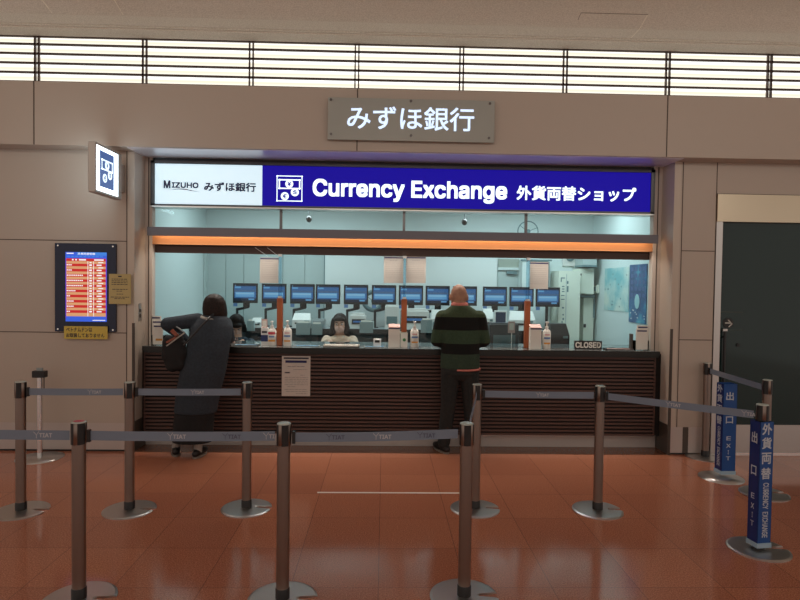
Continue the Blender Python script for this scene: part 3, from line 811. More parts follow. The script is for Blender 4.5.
exch = lambda f: [(f, ch, .14, .72, y, y + .095, 0, .03) for ch, y in zip('外貨両替', (.01, .125, .25, .375))] + [(f, 'CURRENCY  EXCHANGE', .32, .42, .50, .955, 1, .03)]
exit_ = lambda f: [(f, '出', .20, .55, .09, .185, 0, .03), (f, '口', .22, .52, .37, .45, 0, .03)] + [(f, ch, .3, .32, y, y + .045, 0, .03) for ch, y in zip('EXIT', (.60, .685, .76, .83))]
_exit0 = exit_
exit_ = lambda f: [(a, b, c + .12 if b == 'I' else c, .08 if b == 'I' else d, e, g, h, i) for a, b, c, d, e, g, h, i in _exit0(f)]
sleeve(758.3, 549.5, .060, .826, .095, .085, 8, 'tall blue column in front reading 外貨両替 CURRENCY EXCHANGE with a pole head above', exch(1) + exit_(2))
sleeve(724.5, 476, .060, .826, .125, .10, 2, 'blue column reading EXIT standing further back by the glass door', exit_(1) + exch(2), False)
# base plate of the farther column
r = ray(721, 478); t = -EYE / r.z
sb = obj('column_base', MB().lathe((0, 0, .0006), [(.182, 0), (.182, .006), (.03, .013)], 44), M['steel'], None)
sb.location = (r.x * t, r.y * t, 0); tag(sb, 'round steel base plate under the farther blue EXIT column', 'base plate')

# waiting line on the floor
a = ray(317, 493.3); b = ray(459, 493); ta = -EYE / a.z; tb = -EYE / b.z
wl = obj('waiting_line', MB().box(a.x * ta, b.x * tb + .05, 4.60, 4.624, .0002, .0012), M['tape'])
tag(wl, 'thin white tape line stuck across the floor tiles in front of the counter', 'tape')

# ================================================================= ON THE COUNTER
CT = 1.0205
def bx_px(mb, x0, x1, y0, y1, Y, depth, m=0, zbase=None):
    """box whose front face at depth Y covers this part of the picture"""
    xm = (x0 + x1) / 2; ym = (y0 + y1) / 2
    X0, X1 = ax(x0, ym, Y), ax(x1, ym, Y); Z1 = az(xm, y0, Y); Z0 = az(xm, y1, Y) if zbase is None else zbase
    return mb.box(X0, X1, Y, Y + depth, Z0, Z1, m)

M['lred'] = mat('label_red', (.55, .05, .08), .5); M['lorange'] = mat('label_orange', (.65, .30, .05), .5); M['lblue'] = mat('label_blue', (.10, .20, .42), .5)
M['pink'] = mat('pink_card', (.60, .42, .39), .6); M['pnavy'] = mat('navy_print', (.015, .03, .12), .5); M['green'] = mat('green_mark', (.05, .22, .08), .5)
M['bottle'] = mat('bottle_white', (.72, .70, .66), .35)


def pump_bottle(px, Y, ytop, label, red=False):
    x = ax(px, 340, Y); zt = az(px, ytop, Y); H_ = zt - CT; r = .043
    t = thing('pump_bottle', label, 'bottle', (x, Y, CT), 'sanitiser bottles on the counter')
    b = obj('bottle', MB().lathe((x, Y, CT), [(r * .9, 0), (r, .008), (r, H_ * .60), (r * .85, H_ * .67), (r * .36, H_ * .73), (r * .34, H_ * .77)], 24, 0, 1, .75), M['bottle'], t)
    lz = CT + H_ * .08
    def lab_(a, c, k, w=.9):
        mb = MB(); vs = []
        for i in range(9):
            q = -PI / 2 + (i - 4) / 4 * w
            for z in (a, c): vs.append((x + (r + .0012) * math.cos(q), Y + (r + .0012) * .75 * math.sin(q) - .0006, CT + H_ * z))
        mb.add(vs, [(2 * i, 2 * i + 2, 2 * i + 3, 2 * i + 1) for i in range(8)], 0, True)
        obj('label_band', mb, M[k], t)
    if red: lab_(.46, .56, 'lred'); lab_(.34, .40, 'lblue', .7); lab_(.17, .25, 'lorange')
    else: lab_(.50, .53, 'lred', .6); lab_(.36, .43, 'lblue', .8); lab_(.17, .23, 'lorange', .8)
    obj('pump', MB().tube((x, Y, CT + H_ * .76), (x, Y, CT + H_ * .82), r * .42).tube((x, Y, CT + H_ * .82), (x, Y, CT + H_ * .95), r * .16)
        .box(x - r * .28, x + r * .28, Y - r * 1.0, Y + r * .3, CT + H_ * .94, CT + H_), M['bottle'], t, bevel=.002)
    return t


pump_bottle(272, 5.96, 321, 'white bottle with a red label band beside the orange-brown post', True)
pump_bottle(287.5, 5.96, 320.5, 'white pump bottle on the counter right above the counter poster')
pump_bottle(414.5, 5.96, 321.5, 'white pump bottle beside the card with a green mark')
pump_bottle(546.5, 5.95, 321.5, 'white pump bottle next to the paper box near the CLOSED sign')


def leaflet_rack(x0, x1, yt, Y, label, tiers, side=1):
    X0, X1 = ax(x0, 330, Y), ax(x1, 330, Y)
    t = thing('leaflet_holder', label, 'holder', ((X0 + X1) / 2, Y, CT))
    obj('rack', MB().box(X0 - .01, X1 + .01, Y - .03, Y + .10, CT, CT + .006).box(X0 - .01, X0 - .006, Y - .03, Y + .10, CT, CT + .10).box(X1 + .006, X1 + .01, Y - .03, Y + .10, CT, CT + .10), M['glass'], t)
    for k in range(tiers):
        yy = Y - .02 + k * .035; zt = az((x0 + x1) / 2, yt + (tiers - 1 - k) * (4.2 if tiers > 2 else 3.6), yy); dx = -side * k * .022
        lf = thing('leaflet_stack', 'x', 'leaflets', (X0 + dx, yy, CT + .006), 'stacked leaflets')
        lf['label'] = ('front', 'middle', 'rear')[k if tiers > 2 else k * 2] + ' stack of pale leaflets in the holder at the ' + ('wall-screen end' if side > 0 else 'glass-door end') + ' of the counter'
        obj('sheet', MB().box(X0 + dx, X1 + dx, yy, yy + .012, CT + .007, zt), M['paper2'], lf)
        obj('heading', MB().box(X0 + dx + .01, X1 + dx - .01, yy - .0006, yy, zt - .026, zt - .012), M['signnavy'], lf)
        if k == 0 and side > 0: obj('colour_band', MB().box(X0 + dx + .03, X1 + dx - .004, yy - .0006, yy, CT + .045, CT + .066), M['lorange'], lf)
    return t


leaflet_rack(153.5, 163.5, 316, 5.90, 'clear tiered leaflet holder at the end of the counter beside the woman', 3, 1)
leaflet_rack(635.5, 647, 325.5, 5.91, 'clear leaflet holder at the far end of the counter past the CLOSED sign', 2, -1)


def paper_box(x0, x1, yt, Y, label, dep=.07):
    X0, X1 = ax(x0, 335, Y), ax(x1, 335, Y); zt = az((x0 + x1) / 2, yt, Y)
    t = thing('form_box', label, 'box', ((X0 + X1) / 2, Y, CT), 'white form boxes on the counter')
    obj('carton', MB().box(X0, X1, Y, Y + dep, CT, zt - .03), M['paper2'], t, bevel=.002)
    mb = MB().add([(X0, Y - .004, zt - .034), (X1, Y - .004, zt - .034), (X1, Y + dep, zt - .005), (X0, Y + dep, zt - .005),
                   (X0, Y - .004, zt - .026), (X1, Y - .004, zt - .026), (X1, Y + dep, zt + .003), (X0, Y + dep, zt + .003)],
                  [(3, 2, 1, 0), (4, 5, 6, 7), (0, 1, 5, 4), (2, 3, 7, 6), (1, 2, 6, 5), (3, 0, 4, 7)])
    obj('lid_flap', mb, M['pink'], t)
    obj('heading', MB().box(X0, X1, Y - .0008, Y, zt - .046, zt - .034), M['signnavy'], t)
    return t


paper_box(388.5, 400, 324.5, 5.90, 'white box of forms with a dark heading beside the middle orange-brown post')
paper_box(530.5, 541.5, 325, 5.89, 'white box of forms with a dark heading beside the pump bottle near CLOSED sign')
# card with a green mark below the middle post
X0, X1 = ax(401, 338, 5.95), ax(407.5, 338, 5.95); zt = az(404, 333, 5.95)
t = thing('small_card', 'small white stand-up card with a green mark under the middle orange-brown post', 'card', ((X0 + X1) / 2, 5.94, CT))
obj('card', MB().box(X0, X1, 5.935, 5.945, CT, zt), M['paper2'], t)
obj('printed_mark', MB().tube(((X0 + X1) / 2, 5.9345, (CT + zt) / 2 + .003), ((X0 + X1) / 2, 5.934, (CT + zt) / 2 + .003), .017, n=12), M['green'], t)
# small boxes beside the red-label bottle
t = thing('card_stand', 'pink-edged card on top of a white and navy box beside the red-label bottle', 'card', (ax(264.5, 330, 5.95), 5.95, CT))
obj('box', bx_px(MB(), 261, 268, 328.5, 335, 5.95, .05).box(0, 0, 5.95, 5.95, 0, 0) if 0 else bx_px(MB(), 261, 268, 328, 343, 5.95, .05, zbase=CT), M['white'], t)
obj('navy_band', bx_px(MB(), 260.9, 268.1, 335, 341.5, 5.9485, .0015), M['pnavy'], t)
obj('text_band', bx_px(MB(), 261.8, 267, 331, 333, 5.9485, .0015), M['ink'], t)
obj('card', bx_px(MB(), 261.5, 267.5, 319, 328, 5.96, .004), M['pink'], t)
obj('card_panel', bx_px(MB(), 262.4, 266.6, 320.6, 326.8, 5.9585, .0012), M['paper2'], t)
# CLOSED plate
X0, X1 = ax(574.3, 344, 5.93), ax(601.8, 344, 5.93); Zt = az(588, 340.8, 5.93)
t = thing('closed_sign', 'black table sign reading CLOSED on the counter edge', 'sign', ((X0 + X1) / 2, 5.93, CT))
obj('plate', MB().box(X0, X1, 5.925, 5.94, CT, Zt), M['black'], t)
obj('foot', MB().box(X0 + .02, X1 - .02, 5.94, 5.985, CT, CT + .005), M['black'], t)
text('lettering', 'CLOSED', (X0 + .010, 5.9242, CT + .014), EX, EZ, X1 - X0 - .02, Zt - CT - .026, M['paper2'], t, .06)
# trays and papers
M['blue'] = mat('blue_mat', (.08, .25, .42), .5)
def flat(name, label, cat, x0, x1, Y0, Y1, h, mt, extra=None):
    X0, X1 = ax(x0, 345, Y0), ax(x1, 345, Y0)
    t = thing(name, label, cat, ((X0 + X1) / 2, (Y0 + Y1) / 2, CT))
    obj('tray' if 'tray' in name else 'surface', MB().box(X0, X1, Y0, Y1, CT, CT + h * .4).box(X0, X1, Y0, Y0 + .006, CT, CT + h).box(X0, X1, Y1 - .006, Y1, CT, CT + h)
        .box(X0, X0 + .006, Y0, Y1, CT, CT + h).box(X1 - .006, X1, Y0, Y1, CT, CT + h), mt, t)
    if extra: obj('lining', MB().box(X0 + .012, X1 - .012, Y0 + .012, Y1 - .012, CT + h * .4, CT + h * .55), extra, t)
    return t
flat('coin_tray', 'pale tray lying in front of the seated clerk in the cream blouse', 'tray', 323, 359, 5.86, 5.99, .020, M['paper2'], M['white'])
flat('coin_tray', 'dark coin tray with blue lining on the counter in front of the dark-haired clerk', 'tray', 234, 258, 5.88, 5.99, .012, M['grey'], M['blue'])
flat('coin_tray', 'flat tray with papers lying before the leaflet holder past the CLOSED sign', 'tray', 607, 634, 5.88, 5.99, .012, M['darksteel'], M['pink'])
flat('writing_mat', 'thin blue mat on the counter beside the pump bottle above the poster', 'mat', 294, 319, 5.90, 6.01, .004, M['grey'], M['blue'])
flat('writing_mat', 'thin blue mat on the counter between the clerk in cream and the form box', 'mat', 364, 385, 5.90, 6.01, .004, M['grey'], M['blue'])
t = thing('card_reader', 'small white card reader with dark window on the counter beside the clerk in cream', 'card reader', (ax(377, 342, 5.95), 5.95, CT))
obj('body', bx_px(MB(), 373.5, 381, 339, 344.5, 5.95, .05, zbase=CT), M['white'], t, bevel=.003)
obj('display', bx_px(MB(), 374.8, 379.6, 340.3, 342.6, 5.9485, .001), M['black'], t)
t = thing('tablet_stand', 'thin dark stand-up plate beside the leaflets at the far end of the counter', 'stand', (ax(632.5, 340, 5.93), 5.93, CT))
obj('plate', bx_px(MB(), 631.5, 633, 334, 346, 5.93, .06, zbase=CT), M['guard'], t)

# ================================================================= OFFICE BEHIND THE GLASS
# counter end post leaning on the wall of the office: white board panel
t = thing('white_partition', 'large plain white board panel on the back wall behind the monitors', 'panel', (ax(411, 270, 8.02), 8.05, 0))
obj('panel', MB().box(ax(325, 270, 8.04), ax(497, 270, 8.04), 8.03, 8.07, 0, 2.28), mat('white_board', (.72, .78, .78), .45), t)
obj('edge_strip', MB().box(ax(325, 270, 8.04) - .012, ax(325, 270, 8.04), 8.025, 8.07, 0, 2.28), M['teal'], t)
# back door recess
d2 = bpy.data.objects.new('door_2', None); C.objects.link(d2); d2.location = (ax(512, 280, 8.09), 8.09, 0); d2['kind'] = 'structure'
obj('door_leaf', MB().box(ax(498, 270, 8.09), ax(519, 270, 8.09), 8.085, 8.099, 0, az(508, 270, 8.09)), M['offwall2'], d2)
obj('transom_panel', MB().box(ax(498, 270, 8.09), ax(519, 270, 8.09), 8.085, 8.099, az(508, 267.5, 8.09), az(508, 259, 8.09)), mat('tan_panel', (.33, .38, .33), .6), d2)
obj('door_closer', bx_px(MB(), 507, 517, 271, 274, 8.04, .045), M['teal'], d2)
obj('door_frame', bx_px(MB(), 519, 521.5, 263, 340, 8.02, .07, zbase=0).box(ax(498, 268, 8.06), ax(521, 268, 8.06), 8.06, 8.099, az(508, 270, 8.06), az(508, 267.5, 8.06)), M['offwall'], d2)
cb = thing('tall_cupboard', 'pale grey cupboard rising behind the paper taped above the paper box', 'cupboard', (ax(536, 280, 7.95), 7.95, 0))
obj('body', MB().box(ax(522, 280, 7.9), ax(548, 280, 7.9), 7.9, 8.095, 0, az(535, 259.5, 7.9)), M['offwall'], cb)
obj('top_rail', bx_px(MB(), 521, 552, 259.5, 261, 7.885, .015), M['teal'], cb)
obj('edge_strip', bx_px(MB(), 547.5, 549.3, 262, 288, 7.885, .015), M['teal'], cb)

BC = az(400, 329.5, 7.42)           # top of the back counter
bcn = thing('back_counter', 'long grey equipment counter running under the row of monitors', 'counter', (0, 7.7, 0))
obj('worktop', MB().box(-2.44, ax(552, 330, 7.42), 7.40, 7.88, BC - .04, BC), M['grey'], bcn)
obj('carcass', MB().box(-2.44, ax(552, 330, 7.42), 7.50, 7.88, 0.0, BC - .04), M['darksteel'], bcn)
obj('front_lip', MB().box(-2.44, ax(552, 330, 7.42), 7.395, 7.40, BC - .055, BC + .002), M['black'], bcn)
M['cabdark'] = mat('cabinet_dark', (.035, .045, .05), .5); M['cabgrey'] = mat('cabinet_grey', (.10, .12, .125), .5)
for k, px in enumerate((228, 262, 300, 334, 368, 402, 436, 470, 504, 538)):
    x = ax(px, 340, 7.45)
    cbx = obj('cabinet_door', MB().box(x - .205, x + .205, 7.485, 7.499, .1, BC - .06), M['cabdark'] if k % 2 else M['cabgrey'], bcn)
    obj('door_handle', MB().box(x - .05, x + .05, 7.475, 7.485, BC - .12, BC - .105), M['chrome'], cbx)

def scr(n, c, e=1.0): return mat(n, tuple(x * .2 for x in c), .3, emit=c, es=e)
S_ = [scr('screen_dark', (.004, .012, .03)), scr('screen_blue', (.022, .085, .22)), scr('screen_mid', (.04, .085, .17)), scr('screen_light', (.085, .24, .44)), scr('screen_sky', (.17, .34, .50))]
MY = 7.62


def make_monitor(label, arm=True):
    t = thing('monitor', label, 'monitor', (0, MY, 0), 'row of monitors behind the glass')
    w = .158; z0, z1 = 1.392, 1.648; Y = MY
    obj('bezel', MB().box(-w, w, Y, Y + .03, z0, z1), M['black'], t, bevel=.003)
    mb = MB(); a, b = -w + .019, w - .019; c0, c1 = z0 + .030, z1 - .018; H_ = c1 - c0
    def q(x0, x1, v0, v1, k, l=0): mb.box(a + (b - a) * x0, a + (b - a) * x1, Y - .0012 - l, Y - l, c1 - H_ * v1, c1 - H_ * v0, k)
    q(0, 1, 0, 1, 1); q(0, 1, 0, .10, 0, .0006); q(0, 1, .10, .32, 1, .0007); q(.03, .30, .12, .22, 3, .0016); q(0, 1, .32, .44, 2, .0008)
    q(.05, .92, .46, .76, 3, .0008); q(.06, .90, .50, .60, 4, .0016); q(0, 1, .84, 1, 0, .0008); q(.66, .92, .86, .95, 3, .0018); q(.03, .06, .02, .07, 4, .0018)
    obj('screen', mb, S_, t)
    if arm:
        obj('arm', MB().box(-.034, .034, Y + .03, Y + .06, z0 - .05, z0 + .12).tube((.03, Y + .05, z0 + .06), (.03, Y + .05, z0 - .05), .02)
            .chain([(.03, Y + .05, z0 - .05), (-.06, Y + .05, z0 - .075), (-.115, Y + .05, z0 - .085)], [.019, .017, .019])
            .tube((-.115, Y + .05, z0 - .085), (-.115, Y + .05, BC + .01), .017), M['black'], t)
        obj('arm_base', MB().box(-.16, -.07, Y + .01, Y + .10, BC, BC + .012), M['black'], t)
    else:
        obj('pole', MB().tube((.0, Y + .05, z0 + .1), (.0, Y + .05, BC + .01), .020), M['black'], t)
        obj('arm_base', MB().box(-.06, .06, Y + .01, Y + .10, BC, BC + .012), M['black'], t)
    obj('scanner_tag', MB().box(-w + .005, -w + .055, Y + .005, Y + .02, z0 - .045, z0 - .002), M['lblue'], t)
    return t


mx = [245.2, 274, 302.3, 328, 356, 384, 411, 437.7, 465, 495, 521.7, 548]
my = [293.5, 294.7, 294, 294.2, 294.8, 295.2, 295.4, 295.6, 296.2, 296.8, 297.4, 297.5]
where = ['first monitor of the row, past the two women heads', 'second monitor of the row, behind the first orange-brown post and paper', 'monitor just past the first orange-brown post', 'monitor directly above the head of the clerk in cream',
         'monitor between the clerk in cream and the ring-shaped fan', 'monitor just before the middle post, partly covering the ring fan', 'monitor directly behind the middle orange-brown post', 'monitor just beside the bald man head, nearer the middle post',
         'monitor half hidden behind the bald man head', 'monitor between the man and the last post', 'monitor right behind the last orange-brown post', 'last monitor of the row, above the black printer, on a straight pole']
for i, (x_, y_) in enumerate(zip(mx, my)):
    o = make_monitor('x') if i == 0 else (copy_tree(mon) if i < 11 else make_monitor('x', False))
    if i == 0: mon = o
    o['label'] = 'blue-screened ' + where[i]
    p = at(x_, y_, MY); o.location = (p.x, MY, 0)
    if i < 11:
        pass


def device(name, label, cat, x0, x1, yt, yb, Y, dep, mt, kind='box', group=None, zbase='BC'):
    zb_ = BC if zbase == 'BC' else zbase
    X0, X1 = ax(x0, yt, Y), ax(x1, yt, Y); Zt = az((x0 + x1) / 2, yt, Y); W = X1 - X0; H_ = Zt - zb_
    t = thing(name, label, cat, ((X0 + X1) / 2, Y + dep / 2, zb_), group)
    if kind == 'printer':
        vs = [(X0, Y, zb_), (X1, Y, zb_), (X1, Y, zb_ + H_ * .55), (X0, Y, zb_ + H_ * .55), (X0 + W * .08, Y + dep * .45, Zt), (X1 - W * .08, Y + dep * .45, Zt),
              (X0, Y + dep, zb_), (X1, Y + dep, zb_), (X1 - W * .08, Y + dep, Zt), (X0 + W * .08, Y + dep, Zt)]
        obj('body', MB().add(vs, [(0, 1, 2, 3), (3, 2, 5, 4), (4, 5, 8, 9), (1, 7, 8, 5, 2), (6, 0, 3, 4, 9), (7, 6, 9, 8), (6, 7, 1, 0)]), mt, t, bevel=.006)
        obj('paper_slot', MB().box(X0 + W * .15, X1 - W * .15, Y - .004, Y, zb_ + H_ * .28, zb_ + H_ * .38), M['black'], t)
        obj('control_panel', MB().box(X1 - W * .35, X1 - W * .1, Y - .003, Y, zb_ + H_ * .42, zb_ + H_ * .52), M['teal'], t)
    elif kind == 'counter':
        obj('body', MB().box(X0, X1, Y, Y + dep, zb_, Zt), mt, t, bevel=.006)
        obj('display', MB().box(X0 + W * .12, X1 - W * .08, Y - .004, Y, zb_ + H_ * .35, zb_ + H_ * .72), M['black'], t)
        obj('readout', MB().box(X0 + W * .2, X1 - W * .2, Y - .0045, Y - .004, zb_ + H_ * .47, zb_ + H_ * .60), S_[1], t)
        obj('hopper', MB().box(X0 + W * .1, X1 - W * .1, Y + dep * .2, Y + dep, Zt, Zt + .03), mt, t, bevel=.004)
    elif kind == 'tablet':
        obj('body', MB().box(X0, X1, Y, Y + .02, zb_, Zt), mt, t, bevel=.004)
        obj('screen', MB().box(X0 + W * .1, X1 - W * .1, Y - .002, Y, zb_ + H_ * .1, Zt - H_ * .08), S_[0], t)
        obj('stand', MB().box(X0 + W * .3, X1 - W * .3, Y + .02, Y + .10, zb_, zb_ + .02), mt, t)
    else:
        obj('body', MB().box(X0, X1, Y, Y + dep, zb_, Zt), mt, t, bevel=.008)
        obj('front_panel', MB().box(X0 + W * .12, X1 - W * .12, Y - .003, Y, zb_ + H_ * .2, zb_ + H_ * .55), M['teal'], t)
        obj('lid', MB().box(X0 + W * .05, X1 - W * .05, Y + .02, Y + dep, Zt, Zt + .012), mt, t)
    return t


Y1 = 7.46
M['pocket'] = mat('file_pocket_grey', (.26, .34, .35), .45)
device('desk_printer', 'pale printer on the back counter behind the dark-haired clerk', 'printer', 251, 261, 318, 330, Y1, .14, M['white'], 'printer')
device('desk_printer', 'rounded white printer under the third monitor', 'printer', 292, 311, 313.5, 330, Y1, .14, M['white'], 'printer')
device('document_scanner', 'grey scanner beside the head of the clerk in cream', 'scanner', 312.5, 325, 320, 330, Y1, .14, M['grey'], 'box')
device('label_printer', 'small white machine with grey panel just beyond the clerk in cream', 'printer', 350, 366, 315.5, 330, Y1, .14, M['white'], 'counter')
device('document_tray', 'pale open document case below the ring-shaped fan', 'tray', 362, 374, 321, 330.5, Y1 - .03, .02, M['offwall2'], 'box')
device('banknote_counter', 'tall white machine behind the form box near the middle post', 'machine', 385, 399, 306, 330, Y1, .14, M['white'], 'box')
device('banknote_counter', 'wide white banknote counter with dark display past the middle post', 'machine', 401.5, 429, 311, 330, Y1, .14, M['white'], 'counter')
device('desk_printer', 'white printer partly hidden by the striped sweater shoulder', 'printer', 431, 446, 310, 330, Y1, .14, M['white'], 'printer')
device('desk_printer', 'white printer just past the man, before the tablet', 'printer', 483, 494, 309, 330, Y1, .14, M['white'], 'printer')
device('tablet_terminal', 'dark tablet in a pale frame between two printers beyond the man', 'tablet', 494.5, 507, 310.5, 326, Y1 - .04, .02, M['white'], 'tablet')
device('desk_printer', 'wide white printer behind the last orange-brown post', 'printer', 509, 536, 311.5, 330, Y1, .14, M['white'], 'printer')
for k_, (a_, b_, c_, d_, lab_) in enumerate(((247, 254, 321, 331, 'pale file pocket on the back counter front beyond the dark-haired clerk'), (296, 310, 323, 335, 'grey file pocket under the rounded white printer'), (311.5, 322, 324, 335, 'grey file pocket beside the head of the clerk in cream'),
        (359.5, 373, 322, 333, 'pale file pocket below the ring-shaped fan'), (421, 432, 320, 333, 'pale file pocket past the pump bottle by the green-marked card'), (433, 441, 322, 335, 'pale file pocket right before the man'))):
    t = thing('file_pocket', lab_, 'file pocket', (ax((a_ + b_) / 2, d_, 7.33), 7.36, az((a_ + b_) / 2, d_, 7.33)), 'file pockets on the back counter')
    obj('body', bx_px(MB(), a_, b_, c_, d_, 7.33, .06), M['pocket'], t)
    obj('sheet', bx_px(MB(), a_ + 1.5, b_ - 1.5, c_ - 1.6, c_, 7.345, .03), M['paper2'], t)
# teller-side equipment standing on a lower shelf right behind the glass
struct_shelf = thing('teller_desk', 'grey desk behind the glass on which the terminals and clerks papers stand', 'desk', (0, 6.66, 0))
obj('desktop', MB().box(-2.3, 2.75, 6.47, 6.72, .93, .96), M['grey'], struct_shelf)
obj('modesty_panel', MB().box(-2.3, 2.75, 6.60, 6.62, 0.002, .93), M['teal'], struct_shelf)
device('black_terminal', 'large black terminal cabinet standing behind the glass right beside the man', 'terminal', 490, 519, 324.5, 345, 6.52, .16, mat('terminal_black', (.02, .03, .035), .45), 'box', None, .961)
t = thing('pink_card', 'small pink card standing in front of the large black terminal', 'card', (ax(511.5, 328, 6.2), 6.2, CT))
obj('card', bx_px(MB(), 508, 515, 321.5, 333, 6.2, .004), M['pink'], t)
obj('stand_wire', MB().box(ax(511.5, 338, 6.2) - .003, ax(511.5, 338, 6.2) + .003, 6.204, 6.21, CT, az(511, 330, 6.2)), M['chrome'], t)
obj('card_panel', bx_px(MB(), 509.2, 513.8, 323, 330, 6.1985, .001), M['paper2'], t)
device('receipt_printer', 'black printer behind the glass between the pump bottle and the CLOSED sign', 'printer', 551, 570, 324, 345, 6.5, .18, M['black'], 'printer', None, .961)
# ring fans
def ring_fan(px, py, rpx, Y, label, mt, thick):
    c = at(px, py, Y); R = rpx * Y / F
    t = thing('wall_fan', label, 'fan', tuple(c), 'wall fans in the office')
    mb = MB(); n = 32; k = 10; vs = []
    for i in range(n):
        a = 2 * PI * i / n
        for j in range(k):
            b = 2 * PI * j / k; rr = R + thick * math.cos(b); vs.append((c.x + rr * math.cos(a), c.y + thick * math.sin(b), c.z + rr * math.sin(a)))
    mb.add(vs, [(i * k + j, i * k + (j + 1) % k, ((i + 1) % n) * k + (j + 1) % k, ((i + 1) % n) * k + j) for i in range(n) for j in range(k)], 0, True)
    obj('ring', mb, mt, t)
    obj('hub', MB().tube((c.x, c.y - .02, c.z), (c.x, c.y + .05, c.z), R * .22), mt, t)
    for q in range(3):
        a = 2 * PI * q / 3 + .4
        obj('spoke', MB().tube((c.x, c.y + .02, c.z), (c.x + R * math.cos(a), c.y + .01, c.z + R * math.sin(a)), .004), mt, t)
    obj('wall_bracket', MB().tube((c.x, c.y + .05, c.z), (c.x, 8.02 if Y > 7.9 else 8.03, c.z), .012), mt, t)
    return t
ring_fan(373, 301, 9, 7.88, 'teal ring-shaped fan on the back wall between two monitors', M['teal'], .030)
ring_fan(187.5, 227.5, 5.6, 7.7, 'slim ring fan seen through the transom glass near the white bank panel', M['teal'], .006)
ring_fan(528, 231.5, 10.2, 7.9, 'larger ring fan guard seen through the transom behind a mullion', M['teal'], .007)
# little ceiling cameras
for px, py, lab in ((309, 219, 'tiny dark ceiling camera in the transom near the middle of the sign'), (464.5, 222, 'tiny dark ceiling camera in the transom below the word Exchange')):
    c = at(px, py, 6.9)
    t = thing('ceiling_camera', lab, 'camera', (c.x, 6.9, 2.8), 'ceiling cameras')
    obj('stem', MB().tube((c.x, 6.9, 2.8), (c.x, 6.9, c.z + .02), .010), M['grey'], t)
    obj('dome', MB().ell((c.x, 6.9, c.z), (.035, .035, .04)), M['darksteel'], t)

# right end of the office: ivory lockers, vents, intercom, posters
t = thing('ivory_locker', 'tall ivory cabinet with small dark marks behind the CLOSED sign', 'cabinet', (ax(567, 300, 7.75), 7.75, 0))
Y = 7.72
obj('body', MB().box(ax(558.5, 300, Y), ax(580, 300, Y), Y, 8.09, 0, az(570, 271, Y)), M['ivory'], t)
mb = MB()
for a, b, c, d_ in ((561, 565, 277.5, 278.5), (560.8, 561.8, 278, 282), (562, 564.5, 286, 287), (562, 564.5, 288.5, 289.5), (562, 564.5, 291, 292), (561, 564.5, 295, 295.8), (561, 564.5, 299, 299.8), (562, 564, 307, 308.5), (562.5, 563.8, 314, 315.5), (562.5, 564, 318, 320), (561.5, 562.6, 321, 325), (567, 568.5, 281, 284), (567, 568.5, 286, 292)):
    bx_px(mb, a, b, c, d_, Y - .002, .002)
obj('lettering', mb, M['teal'], t)
obj('side_strip', bx_px(MB(), 565.6, 566.3, 274, 340, Y - .003, .003, zbase=.1), M['offwall2'], t)
t = thing('wall_panel_box', 'square ivory electrical box on the office wall beside the posters', 'box', (ax(587, 280, 7.8), 7.8, az(587, 294, 7.8)))
obj('body', bx_px(MB(), 579.5, 594, 268.5, 294, 7.78, .30), M['ivory'], t)
obj('door', bx_px(MB(), 580.5, 586, 270, 293, 7.772, .008), M['ivory'], t)
obj('lock', bx_px(MB(), 580.3, 581.6, 273.5, 275.5, 7.768, .004), M['black'], t)
t = thing('duct_box', 'small grey ceiling duct box with dark lower edge above the ivory box', 'duct', (ax(591, 258, 7.7), 7.7, az(591, 266, 7.7)))
obj('body', bx_px(MB(), 583.5, 597, 240, 265, 7.7, .34), M['offwall2'], t)
obj('lower_edge', bx_px(MB(), 583, 597.5, 265, 267, 7.695, .34), M['teal'], t)
t = thing('air_vent', 'round dark vent in a white square plate high on the office back wall', 'vent', (ax(570, 256, 8.05), 8.05, az(570, 264, 8.05)))
obj('plate', bx_px(MB(), 563, 578, 244, 266, 8.07, .028), M['white'], t)
c = at(570, 257.5, 8.07); obj('grille', MB().tube((c.x, 8.07, c.z), (c.x, 8.05, c.z), .055, n=24), M['teal'], t)
t = thing('wall_recess_unit', 'pale upright equipment unit standing in a recess beside the ivory cabinet', 'unit', (ax(589, 320, 7.9), 7.9, 0))
obj('body', bx_px(MB(), 583.5, 593.5, 298, 330, 7.9, .19, zbase=0), M['ivory'], t)
obj('shadow_gap', bx_px(MB(), 580, 595, 295.2, 297.4, 7.86, .2), M['teal'], t)
obj('side_strip', bx_px(MB(), 593.6, 595, 299, 318, 7.88, .02), M['teal'], t)
obj('knob', bx_px(MB(), 583.8, 586, 324, 327.5, 7.885, .015), M['black'], t)
t = thing('intercom', 'small dark intercom fixed to the office side wall before the map', 'intercom', (2.88, 7.85, az(602, 292, 7.85)))
obj('body', MB().box(2.86, 2.899, 7.82, 7.88, az(602, 293, 7.85), az(602, 285, 7.85)), M['ivory'], t)
obj('handset', MB().box(2.845, 2.86, 7.84, 7.87, az(602, 291, 7.85), az(602, 287, 7.85)), M['teal'], t)


def map_mat(name, cols, scale, th):
    m = bpy.data.materials.new(name); m.use_nodes = True; N = m.node_tree.nodes; L = m.node_tree.links; b = N['Principled BSDF']; b.inputs['Roughness'].default_value = .5
    tc = N.new('ShaderNodeTexCoord'); v = N.new('ShaderNodeTexNoise'); v.inputs['Scale'].default_value = scale; v.inputs['Detail'].default_value = 6
    L.new(tc.outputs['Object'], v.inputs['Vector']); r = N.new('ShaderNodeValToRGB'); L.new(v.outputs['Fac'], r.inputs['Fac'])
    r.color_ramp.elements[0].position = th[0]; r.color_ramp.elements[0].color = (*cols[0], 1)
    r.color_ramp.elements[1].position = th[2]; r.color_ramp.elements[1].color = (*cols[2], 1)
    e = r.color_ramp.elements.new(th[1]); e.color = (*cols[1], 1)
    L.new(r.outputs['Color'], b.inputs['Base Color']); return m


